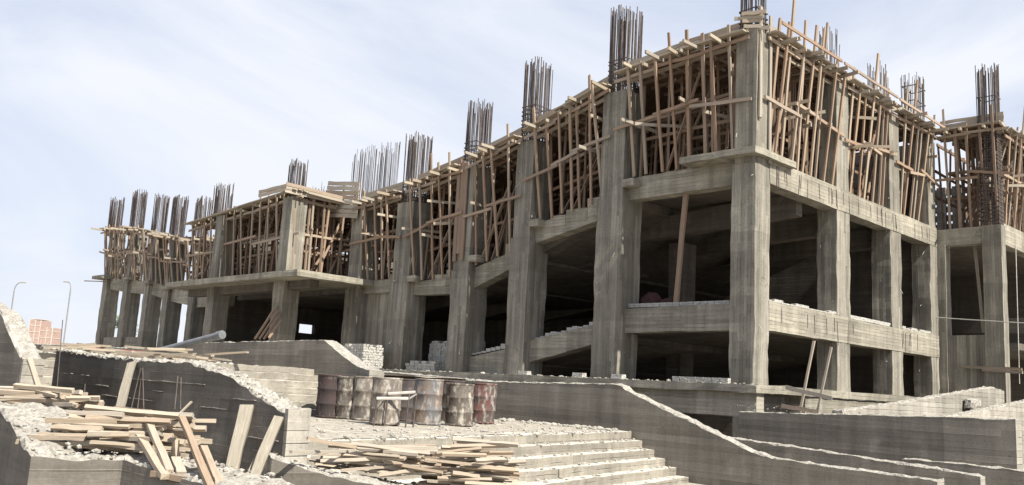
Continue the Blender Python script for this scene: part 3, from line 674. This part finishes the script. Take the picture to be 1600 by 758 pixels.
# ------------------------------------------------------------------ starter bars above the columns
def cage(label, x0, x1, y0, y1, zb, zt, n, seed, ties=5, r=.017, lean=0.0, tie_top=False):
    rg = random.Random(seed); root = empty('rebar_cage', ((x0 + x1) / 2, (y0 + y1) / 2, zb)); tag(root, label, 'rebar', 'starter bars above the columns')
    w, d = x1 - x0, y1 - y0; per = 2 * (w + d); n = int(n * 1.7); r *= .9
    for i in range(n):
        s = per * i / n + rg.uniform(-.04, .04); s %= per
        if s < w: x, y = x0 + s, y0
        elif s < w + d: x, y = x1, y0 + s - w
        elif s < 2 * w + d: x, y = x1 - (s - w - d), y1
        else: x, y = x0, y1 - (s - 2 * w - d)
        rod('bar', (x, y, zb - .1), (x + rg.gauss(0, .022) + lean, y + rg.gauss(0, .022), zt + rg.uniform(-.2, .1) - (rg.uniform(.1, .5) if rg.random() < .2 else 0)), r * rg.uniform(.85, 1.15), 'rebar', root)
    zs = [zb + .08 + i * .16 + rg.uniform(-.03, .03) for i in range(ties)]
    if tie_top: zs += [zb + (zt - zb) * q for q in (.55, .8)]
    for z in zs:
        V = []; F = []; e = .014
        for a, b in (((x0, y0), (x1, y0)), ((x1, y0), (x1, y1)), ((x1, y1), (x0, y1)), ((x0, y1), (x0, y0))):
            q = len(V); dx, dy = rg.uniform(-.015, .015), rg.uniform(-.03, .03)
            for (px, py) in (a, b):
                for ex, ez in ((-e, -e), (e, -e), (e, e), (-e, e)):
                    V.append((px + ex * 1.0 + (e if px > (x0 + x1) / 2 else -e), py + ex + (e if py > (y0 + y1) / 2 else -e), z + ez + (dy if (px, py) == b else 0)))
            for i in range(4): j = (i + 1) % 4; F.append((q + i, q + j, q + 4 + j, q + 4 + i))
        mesh('tie', V, F, M['rebar'], root)
cage('dark rebar cage cut by the top edge above the corner column', -.62, -.08, .1, .65, 11.25, 13.4, 22, 1)
cage('tallest thick rebar cage against the sky above the second column', -5.5, -4.78, .1, .85, 10.4, 13.4, 32, 2, 8, .019)
cage('dark rebar cage above the third column, densely tied at its base', -9.45, -8.8, .1, .85, 9.4, 12.5, 28, 3, 9)
cage('dark rebar cage above the brown-shuttered fourth column', -12.5, -11.85, .1, .85, 8.9, 11.6, 26, 4, 7)
cage('dark rebar cage above the fifth column right of the wide one', -16.2, -15.45, .1, .85, 7.95, 10.85, 28, 5, 5)
cage('wide sparse screen of thin rebar right of the canopy', -20.3, -17.5, .3, .75, 8.1, 10.85, 34, 6, 2, .012)
cage('rebar cage above the canopy corner column', -21.05, -20.45, -2.4, -1.85, 8.25, 9.95, 22, 7, 2)
cage('rebar cage above the canopy column left of the corner one', -27.9, -27.0, -2.4, -1.85, 8.0, 9.75, 22, 8, 2)
cage('thin pale rebar screen behind the canopy formwork', -28.6, -25.6, 2.4, 3.0, 8.2, 10.5, 22, 9, 1, .013)
for k, (px, top, lb) in enumerate(((185, 310, 'outermost rebar cage at the far left end'), (220, 299, 'second rebar cage from the far left end'), (254, 305, 'third rebar cage from the far left end'), (283, 307, 'fourth rebar cage from the far left end'), (320, 310, 'fifth rebar cage from the far left end'))):
    p = onY(px, top, .4); cage(lb, p.x - .4, p.x + .4, .1, .7, zd(p.x) - .5, p.z, 24, 20 + k, 2, .02)
def scage(label, px, top, X, seed, zb=11.2, n=14, hw=.3, tt=False):
    p = onX(px, top, X); cage(label, X - .5, X, p.y - hw, p.y + hw, zb, p.z, n, seed, 3, .013, tie_top=tt)
scage('thin short rebar cage above the first side column', 1303, 47, -.1, 31)
scage('thin short rebar cage above the second side column', 1382, 100, -.1, 32)
scage('rebar cage above the last side column with two tie rings', 1437, 118, -.1, 33, 11.0, 20, .45, True)
cage('tall uncast column cage rising from the wing floor with tie rings', 1.55, 2.15, 13.1, 13.65, 7.6, 13.7, 22, 34, 22, .018, tie_top=True)

# ------------------------------------------------------------------ foreground timber
def plank(label, p, q, w, t, kind='offcut', flat=None, cat='plank', group=None, roll=0.0, name='timber_plank'):
    return tag(bar(name, p, q, w, t, kind, None, roll, flat), label, cat, group)
FL = (-fw.x, -fw.y, 0)
plank('pale rough plank leaning against the dark curved wall, farthest left', onY(183, 652, -17.0), onY(206, 567, -16.56), .12, .035, 'grey_wood', FL)
plank('broad weathered plank leaning upright against the dark wall', onY(352, 775, -17.0), onY(386, 634, -16.56), .15, .04, 'grey_wood', FL)
plank('split grey plank leaning beside the pale pier', onY(385, 775, -17.0), onY(436, 652, -16.56), .11, .045, 'grey_wood', FL)
plank('narrow splinter leaning beside the split grey plank', onY(374, 775, -17.02), onY(413, 692, -16.65), .05, .04, 'grey_wood', FL)
for i, (a, b, y0, y1, w, lb) in enumerate((
    ((265, 738), (228, 648), -19.0, -18.8, .048, 'stick rising steeply from the right end of the left pile'),
    ((258, 745), (218, 682), -19.05, -18.9, .055, 'thick short stick leaning left beside the pile end'),
    ((335, 775), (284, 653), -19.0, -18.7, .045, 'long tan stick leaning left in front of the dark wall'),
    ((350, 775), (318, 699), -18.95, -18.8, .045, 'shorter orange stick right of the long leaning stick'),
    ((276, 730), (275, 690), -18.8, -18.78, .045, 'short upright stick behind the left pile'),
    ((283, 742), (274, 718), -18.95, -18.9, .06, 'stubby upright stick on the rubble wall'),
    ((345, 775), (341, 748), -18.95, -18.9, .055, 'stub of stick at the bottom edge'),
    ((238, 742), (336, 733), -19.0, -18.7, .055, 'stick lying flat across the rubble wall top'),
    ((240, 740), (298, 750), -19.05, -18.95, .055, 'stick lying at the bottom on the rubble wall'),
    ((68, 628), (46, 562), -18.3, -18.05, .06, 'pale stick leaning on the pile at the far left'))):
    plank(lb, onY(*a, y0), onY(*b, y1), w, w * .7, 'offcut')
def pile(label, group, c, ang, n, length, wid, size, lens, seed, dz=.034, w=(.04, .075), tilt=.03):
    rg = random.Random(seed); c = Vector(c); per = max(3, int(wid / .05)); i = 0; layer = 0
    while i < n:
        k = max(2, int(per * (1 - layer * .085)))
        for j in range(k):
            if i >= n: break
            v = (j + .5) / k - .5; a = ang + rg.gauss(0, .13 + .02 * layer); ln = rg.uniform(*lens)
            u = rg.uniform(-.5, .5) * max(.05, length - ln * .6) * (1 - .05 * layer)
            d = Vector((math.cos(a), math.sin(a), rg.gauss(0, tilt))); m = c + Vector((math.cos(ang) * u - math.sin(ang) * v * wid, math.sin(ang) * u + math.cos(ang) * v * wid, .025 + layer * dz + rg.uniform(0, .012)))
            tag(bar('timber_offcut', m - d * ln / 2, m + d * ln / 2, rg.uniform(*w), rg.uniform(.024, .04), 'offcut', None, rg.uniform(-.7, .7)), label, 'offcut', group); i += 1
        layer += 1
ANG = math.atan2(rt.y, rt.x)
c2 = onZ(163, 706, .24); pile('pale timber offcut in the big pile on the low wall at left', 'big left pile of offcuts', c2 + Vector((fw.x, fw.y, 0)) * .33, ANG - .02, 84, 1.05, .74, 0, (.3, .85), 5, .025, (.022, .045), .05)
c1 = onZ(45, 637, .46); pile('pale timber offcut in the small pile at the left edge', 'small left pile of offcuts', c1 + Vector((fw.x, fw.y, 0)) * .25, ANG - .05, 36, .8, .45, 0, (.3, .65), 6, .026, (.022, .042), .06)
c3 = onZ(585, 742, -.17); pile('timber offcut in the left heap on the front steps', 'left heap on the steps', c3 + Vector((fw.x, fw.y, 0)) * .5, ANG + .0, 92, 1.4, .9, 0, (.3, .9), 8, .036, (.03, .058), .07)
c4 = onZ(735, 768, -.3); pile('timber offcut in the right heap on the front steps', 'right heap on the steps', c4 + Vector((fw.x, fw.y, 0)) * .45, ANG + .12, 104, 1.1, .85, 0, (.3, .8), 9, .044, (.03, .06), .09)
# low wall the heaps rest on
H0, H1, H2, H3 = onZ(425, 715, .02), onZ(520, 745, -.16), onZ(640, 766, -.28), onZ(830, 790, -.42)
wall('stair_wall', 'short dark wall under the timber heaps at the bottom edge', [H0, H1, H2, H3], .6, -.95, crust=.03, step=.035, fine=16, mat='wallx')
plank('long thin pole poking out of the left heap towards the pier', onZ(455, 706, .10), onZ(625, 704, -.0), .04, .03)
plank('slim tapered stick on top of the left heap pointing up left', onZ(480, 685, .22), onZ(556, 699, .14), .05, .035)
# scrap timber, red offcut and pipe on the landing
for i in range(46):
    p = at(random.uniform(110, 330), random.uniform(545, 560), random.uniform(17, 24)); p.z = 1.03 + random.uniform(0, .22); p.y = max(p.y, -15.6); a = ANG + random.gauss(0, .5); ln = random.uniform(.4, 2.2); d = Vector((math.cos(a), math.sin(a), random.gauss(0, .05))) * ln / 2
    tag(bar('scrap_plank', p - d, p + d, random.uniform(.06, .14), .04, 'ledger' if i % 3 else 'grey_wood'), 'scrap plank strewn behind the dark curved wall', 'plank', 'scrap planks on the landing')
tag(block('red_board', [onY(142, 548, -14.4) + Vector(d) for d in ((0, 0, 0), (.9, .75, 0), (.86, .8, 0), (-.04, .05, 0), (0, 0, .06), (.9, .75, .05), (.86, .8, .05), (-.04, .05, .06))], M['red'], None, .2, .004), 'thin red board among the scrap planks', 'plank')
pp = empty('drain_pipe', onY(278, 541, -13)); tag(pp, 'long grey pipe slanting over the scrap planks', 'pipe')
p, q = onY(206, 560, -13.2), onY(347, 523, -12.8)
rod('tube', p, q, .075, 'pipe', pp); d = (q - p).normalized(); rod('socket', q - d * .16, q + d * .01, .09, 'pipe', pp)

# ------------------------------------------------------------------ drums
DR = [drum_mat('drum_maroon', (0.062, 0.042, 0.041), (0.042, 0.036, 0.036), (0.25, 0.22, 0.2), .5, .58),
      drum_mat('drum_chalky', (0.13, 0.115, 0.10), (0.085, 0.068, 0.058), (0.38, 0.35, 0.30), .85, .48),
      drum_mat('drum_rusty', (0.18, 0.15, 0.125), (0.125, 0.112, 0.10), (0.36, 0.33, 0.29), .85, .48),
      drum_mat('drum_grey', (0.13, 0.13, 0.133), (0.16, 0.115, 0.09), (0.32, 0.30, 0.28), .8, .50),
      drum_mat('drum_black', (0.06, 0.055, 0.055), (0.10, 0.075, 0.07), (0.25, 0.22, 0.2), .5, .58),
      drum_mat('drum_red', (0.12, 0.058, 0.05), (0.09, 0.072, 0.065), (0.30, 0.285, 0.27), .85, .50)]
def drum(label, x, y, mi, h=.9, r=.295, seed=0, lean=(0, 0)):
    rg = random.Random(seed); p = onZ(x, y, 0.01); n = 36; V = []; F = []
    prof = [(0, 0.0), (.985, 0.0), (1.02, .012), (1.02, .03), (.99, .045), (.985, .15), (.985, .29), (1.03, .315), (1.03, .335), (.985, .36), (.985, .5), (.985, .63), (1.03, .655), (1.03, .675), (.985, .70), (.985, .84), (.985, .955), (1.02, .97), (1.02, 1.0), (.975, 1.0), (.97, .965), (0, .96)]
    for (a, z) in prof:
        for i in range(n):
            t = 2 * math.pi * i / n; k = r * a
            dent = 1 - .09 * max(0, noise.noise(Vector((math.cos(t) * 1.3 + seed, math.sin(t) * 1.3, z * 2.2)))) - .02 * noise.noise(Vector((math.cos(t) * 4 + seed, math.sin(t) * 4, z * 7)))
            V.append((k * dent * math.cos(t) + lean[0] * z * h, k * dent * math.sin(t) + lean[1] * z * h, z * h))
    for j in range(len(prof) - 1):
        for i in range(n): q = (i + 1) % n; F.append((j * n + i, j * n + q, j * n + n + q, j * n + n + i))
    root = empty('steel_drum', p + Vector((fw.x, fw.y, 0)) * r); tag(root, label, 'drum', 'steel drums on the terrace')
    def part(name, rows, cap):
        vs = []; fs = []
        for j in rows: vs += V[j * n:(j + 1) * n]
        for j in range(len(rows) - 1):
            for i in range(n): q = (i + 1) % n; fs.append((j * n + i, j * n + q, j * n + n + q, j * n + n + i))
        me = bpy.data.meshes.new(name); me.from_pydata(vs, [], fs); me.materials.append(DR[mi]); me.polygons.foreach_set('use_smooth', [True] * len(me.polygons)); me.update()
        o = bpy.data.objects.new(name, me); COL.objects.link(o); o.parent = root; o.rotation_euler.z = 0; return o
    part('shell', list(range(4, 17)), 0); part('rim', list(range(16, 22)), 1); part('rim', list(range(0, 5)), 1)
drum('dark maroon drum at the left end of the row', 510, 653, 0, seed=1)
drum('chalky grey drum second from the left', 541, 655, 1, seed=2, h=.88, lean=(.03, -.02))
drum('rusty tan drum half hidden third from the left', 566, 657, 2, seed=3, r=.28)
drum('pale paint-streaked rusty drum behind the metal stand', 597, 664, 2, seed=4, r=.30, lean=(-.02, .02))
drum('blackened drum behind the gap right of the metal stand', 632, 658, 4, seed=5)
drum('blue-grey and rust drum in the middle of the row', 663, 664, 3, seed=6, r=.305, lean=(.02, .01), h=.92)
drum('dark tar-stained drum behind the brown one', 702, 659, 4, seed=7, h=.93)
drum('brown-grey dented drum standing farthest forward', 716, 666, 1, seed=8, h=.86, lean=(-.03, -.02))
drum('red drum splashed with white paint at the right end', 751, 662, 5, seed=9, lean=(.035, .03))
bd = onZ(650, 658, .93); plank('pale board laid across the tops of the middle drums', bd + Vector((-.5, -.5, 0)), bd + Vector((.15, .2, .02)), .25, .04, 'ledger')

# metal stand in front of the drums
ms = empty('metal_stand', onZ(615, 664, 0)); tag(ms, 'small rusty metal frame stand with padded bar before the drums', 'stand')
b0_ = onZ(598, 667, 0); ud = Vector((rt.x, rt.y, 0)).normalized(); vd = Vector((fw.x, fw.y, 0)).normalized()
g = lambda u, v, z: b0_ + ud * u + vd * v + Vector((0, 0, z))
for u, v, h in ((-.17, 0, .52), (-.03, .45, .62), (.42, .0, .62), (.52, .42, .80)): rod('leg', g(u, v, 0), g(u + .03, v, h), .015, 'rebar', ms)
rod('top_bar', g(-.15, 0, .51), g(.44, 0, .54), .03, 'cable', ms); rod('top_bar', g(.0, .45, .6), g(.52, .42, .66), .03, 'cable', ms)
rod('side_bar', g(-.15, 0, .5), g(.0, .45, .6), .014, 'rebar', ms); rod('side_bar', g(.44, 0, .53), g(.54, .42, .62), .018, 'steel', ms); rod('brace', g(.42, 0, .12), g(.52, .42, .12), .012, 'rebar', ms)

# ------------------------------------------------------------------ brick stacks, prop, frames on the right
def stack(label, c, nx, ny, nz, seed, ang=0.0):
    rg = random.Random(seed); root = empty('brick_stack', c); tag(root, label, 'bricks')
    bl, bw, bh = .25, .12, .10
    for k in range(nz):
        for j in range(ny):
            for i in range(nx):
                if 0 < i < nx - 1 and j > 0 and k < nz - 1: continue
                if k == nz - 1 and rg.random() < .35: continue
                brick(Vector(c) + Vector((i * bl - nx * bl / 2 + rg.uniform(-.02, .02), j * bw + rg.uniform(-.015, .015), k * bh)), bl * .96, bw * .94, bh * .95, rg.uniform(-.06, .06), root)
c = onY(553, 576, -1.3); stack('pale stack of bricks half in sun below the canopy', Vector((c.x, -1.3, 1.0)), 6, 8, 12, 3)
stack('tall grey stack of bricks in shade between fourth and fifth columns', Vector((-13.6, 1.2, 1.1)), 11, 4, 14, 4)
stack('low broken stack of bricks at the foot of the fifth column', Vector((-14.1, .1, 1.26)), 7, 3, 4, 5)
plank('single orange timber prop standing in the big corner bay', (-2.9, .5, 3.62), onY(1075, 268, .55), .15, .09, 'brown_wood', (0, -1, 0), 'prop', name='timber_prop')
cb = empty('cloth_bundle', (-4.2, 1.2, 3.5)); tag(cb, 'dark maroon cloth bundles just visible behind the brick sill', 'bundle')
for c, r in (((-4.4, 1.3, 3.72), .34), ((-3.8, 1.3, 3.6), .25), ((-4.1, 1.4, 3.6), .22)):
    iv, jf = ico(); bm = bmesh.new(); bmesh.ops.create_icosphere(bm, subdivisions=3, radius=r)
    for v in bm.verts: v.co *= 1 + .15 * noise.noise(v.co * 5); v.co += Vector(c)
    vs = [v.co.copy() for v in bm.verts]; fs = [[v.index for v in f.verts] for f in bm.faces]; bm.free(); mesh('bundle', vs, fs, M['cloth'], cb, smooth=True)
tr = empty('timber_trestle', onY(1265, 645, -1.3)); tag(tr, 'rough timber frame of two poles and two boards above the plain wall', 'frame')
Y1 = -1.25
bar('pole', onY(1250, 644, Y1), onY(1272, 533, Y1 + .1), .055, .05, 'ledger', tr); bar('pole', onY(1277, 645, Y1), onY(1299, 542, Y1 + .1), .05, .05, 'ledger', tr)
bar('board', onY(1228, 605, Y1 - .08), onY(1300, 623, Y1 - .03), .035, .10, 'ledger', tr); bar('board', onY(1221, 634, Y1 - .08), onY(1277, 644, Y1 - .03), .035, .10, 'prop', tr)
plank('lone plank leaning inside the wing opening', onY(1522, 378, 13.6), onY(1537, 520, 13.3), .10, .05, 'ledger')
for i, (a, b, lb) in enumerate((((1503, 573), (1597, 577), 'upper board sticking out past the wing pier'), ((1535, 578), (1598, 582), 'lower board sticking out past the wing pier'))):
    plank(lb, onY(*a, 12.9 - .05 * i), onY(*b, 12.8 - .05 * i), .05, .1, 'ledger')
for a, b, X, lb in (((1497, 632), (1524, 628), 3.2, 'brown stone block resting on the sloping parapet'),):
    p = onX(1512, 636, 3.05); o = block('stone_block', corners(p.x + .03, p.x + .25, p.y - .3, p.y + .35, p.z - .03, p.z + .25), M['rub'], None, .1, .05); tag(o, lb, 'stone')
# cables on the right
cb_ = empty('cable', onY(1446, 495, 12.8)); tag(cb_, 'thin pale cable strung across the right wing', 'cable')
pts = [onY(1425, 508, 12.9), onY(1446, 495, 12.8), onY(1520, 500, 12.7), onY(1620, 506, 12.6)]
for p, q in zip(pts, pts[1:]): rod('strand', p, q, .018, 'cable', cb_)
for i, (x, lb) in enumerate(((1589, 'slack rope hanging at the right edge'),)):
    tag(rod('rope', onY(x - 2, 385, 14.5), onY(x + 4, 600, 14.5), .016, 'cable'), lb, 'rope')
# props leaning by the canopy column
for i, (a, b) in enumerate((((398, 530), (432, 478)), ((405, 530), (436, 485)), ((412, 530), (437, 492)), ((420, 528), (440, 500)))):
    plank('loose pole leaning against the lower canopy column', onY(*a, -3.2), onY(*b, -2.6), .08, .07, 'prop', None, 'pole', 'poles leaning on the canopy column')
plank('single pole slanting across the left end of the canopy', onY(290, 444, -.9), onY(334, 413, -.9), .09, .08, 'ledger')
plank('board sticking out into the sky at the far left end', onY(133, 439, 0.2), onY(166, 440, 0.2), .14, .06, 'grey_wood')

# rods and fins on the dark curved wall
for i, (a, b) in enumerate((((200, 660), (220, 575)), ((225, 655), (223, 575)), ((213, 655), (222, 580)), ((273, 640), (278, 588)), ((282, 640), (283, 590)), ((88, 620), (98, 500)), ((130, 650), (133, 600)))):
    tag(rod('steel_rod', onY(*a, -16.75), onY(*b, -16.62), .007), 'thin rusty rod standing against the dark curved wall', 'rod', 'rods against the curved wall')
plank('long thin batten slanting in front of the dark wall', onY(215, 712, -17.6), onY(299, 628, -16.9), .02, .02, 'ledger')
for i in range(34):
    x = random.uniform(-3.2, 3.7); z = round(random.uniform(-.6, .75) * 7.5) / 7.5 + .01; ln = random.uniform(.15, .9); zt_ = lerp([(-4, 1.0), (1.8, .86), (2.85, .7), (4.1, .34)], x)
    if z > zt_ - .05: continue
    yy = -16.515
    V, F = hexa(corners(x, min(x + ln, 4.05), yy, yy + .03, z, z + .009), .1, .006); mesh('mortar_fin', V, F, M['crust'], W_A)

# ------------------------------------------------------------------ rubble
sp = []
for i in range(1700):
    k = random.choice((0, 0, 0, 0, 0, 1, 2, 3, 4, 5, 6)); s = random.random(); f = random.random()
    p = a0.lerp(b0, s) + ST_N * (TREAD * (k - 1) + TREAD * f * f) - Vector((0, 0, RISE * k)) if k else a0.lerp(b0, s) - ST_N * (random.random() ** 2 * 4.2)
    sp.append((p + Vector((0, 0, .008)), rsize(.008, .055)))
for i in range(260):
    p = Vector((random.uniform(-4.2, -.3), -5.12 - abs(random.gauss(0, .25)), .02)); sp.append((p, rsize(.015, .10)))
rubble('stair_rubble', 'broken mortar and small stones strewn over terrace and steps', sp)
sp = []
for i in range(420):
    t = random.random(); a, b = random.choice(((B0, B1), (B1, B2), (B2, B3), (B3, B4))); p = a.lerp(b, t); n_ = Vector((-(b - a).y, (b - a).x, 0)).normalized(); sp.append((p + n_ * random.uniform(.03, .6) + Vector((0, 0, .01)), rsize(.006, .034)))
for i in range(220):
    x = random.uniform(-4, 4.1); z = lerp([(-4, 1.07), (-.7, .95), (1.8, .93), (2.85, .79), (4.1, .43)], x); sp.append((Vector((x, -16.5 + random.uniform(.03, .34), z + .01)), rsize(.008, .045)))
for i in range(240):
    t = random.random(); a, b = random.choice(((H0, H1), (H1, H2), (H2, H3))); p = a.lerp(b, t); n_ = Vector((-(b - a).y, (b - a).x, 0)).normalized(); sp.append((p + n_ * random.uniform(.03, .85) + Vector((0, 0, .01)), rsize(.006, .034)))
rubble('wall_rubble', 'crumbled mortar lying on the tops of the foreground walls', sp)
sp = []
for i in range(700):
    p = Vector((random.uniform(-22, -5.5), random.uniform(-16, -11), 1.02)); sp.append((p, rsize(.02, .13)))
for i in range(220):
    sp.append((Vector((random.uniform(-18, .3), -.35 + random.uniform(-.25, .2), 1.27)), rsize(.015, .08)))
for i in range(260):
    sp.append((Vector((random.uniform(.4, 6.7), -1.3 + random.uniform(-.15, .15), lerp([(.5, .57), (6.8, .78)], random.uniform(.5, 6.5)))), rsize(.01, .03)))
rubble('landing_rubble', 'stones and dust on the landing and plinth', sp)

# ------------------------------------------------------------------ far away
def lamp(label, base, top, arm):
    root = empty('street_lamp', base); tag(root, label, 'street lamp', 'street lamps beyond the site')
    b = Vector(base); t = Vector(top); rod('post', b, t, .06, 'pole', root)
    prev = t
    for k in range(1, 7):
        a = k / 6 * math.pi / 2; q = t + Vector((arm.x, arm.y, 0)) * (1 - math.cos(a)) + Vector((0, 0, .9 * math.sin(a))); rod('arm', prev, q, .045, 'pole', root); prev = q
    link('lantern', random.choice(BL['grey_wood']), root, bar_mw(prev, prev + Vector((arm.x, arm.y, 0)).normalized() * .5, .18, .10))
AR = Vector((rt.x, rt.y, 0))
t1, t2 = at(22, 455, 90), at(110, 455, 90)
lamp('nearer-left lamp post with curved arm above the wall end', (t1.x, t1.y, -.95), t1, AR * .55); lamp('straight tall lamp post left of the building', (t2.x, t2.y, -.95), t2, AR * -.3)
rb = empty('brick_house', at(57, 560, 400)); tag(rb, 'distant red brick block of flats on the left horizon', 'building'); rb.location.z = -.95
uu = Vector((rt.x, rt.y, 0)).normalized(); vv = Vector((fw.x, fw.y, 0)).normalized(); bc = at(57, 560, 400)
def hb(name, u0, u1, v0, v1, z0, z1, mat):
    c8 = [bc + uu * u + vv * v for u, v in ((u0, v0), (u1, v0), (u1, v1), (u0, v1))]; mesh(name, [(c.x, c.y, z0) for c in c8] + [(c.x, c.y, z1) for c in c8], [(3, 2, 1, 0), (4, 5, 6, 7), (0, 1, 5, 4), (1, 2, 6, 5), (2, 3, 7, 6), (3, 0, 4, 7)], M[mat], rb)
hb('wall', -5.2, 0, 0, 9, -.95, 19, 'redbrick'); hb('wall', .01, 5.2, .5, 9, -.95, 16, 'redbrick')
for k in range(7): hb('floor_band', -5.3, -.02, -.12, 9.1, 2.2 + k * 2.85, 2.5 + k * 2.85, 'frame')
for k in range(5): hb('floor_band', .0, 5.3, .38, 9.1, 2.3 + k * 3.0, 2.6 + k * 3.0, 'frame')
for u in (-5.25, -2.6, -.25): hb('pillar', u - .15, u + .15, -.1, .3, -.9, 19.1, 'frame')
for u in (2.6, 5.15): hb('pillar', u - .15, u + .15, .4, .8, -.9, 16.1, 'frame')
# palm seen between the far columns
pb = at(186, 535, 84); pt = empty('palm_tree', (pb.x, pb.y, -.95)); tag(pt, 'small palm tree seen between the far left columns', 'tree')
hz_ = at(186, 512, 84).z; top = Vector((pb.x, pb.y, hz_)); rod('trunk', (pb.x, pb.y, -.95), top, .25, 'pole', pt)
V = []; F = []
for i in range(46):
    a = random.uniform(0, 6.28); e = random.uniform(.1, 1.35); L_ = random.uniform(1.5, 2.6); d = Vector((math.cos(a) * math.cos(e), math.sin(a) * math.cos(e), math.sin(e))); s = Vector((-math.sin(a), math.cos(a), 0))
    for k in range(9):
        f0 = k / 9; p = top + d * (L_ * f0) - Vector((0, 0, 1.1 * f0 * f0)); 
        for sg in (-1, 1):
            q = p + d * .35 + s * (sg * .42 * (1 - f0 * .6)) - Vector((0, 0, .12)); b = len(V); V += [p, p + d * .10, q]; F.append((b, b + 1, b + 2))
mesh('crown', V, F, M['palm'], pt)
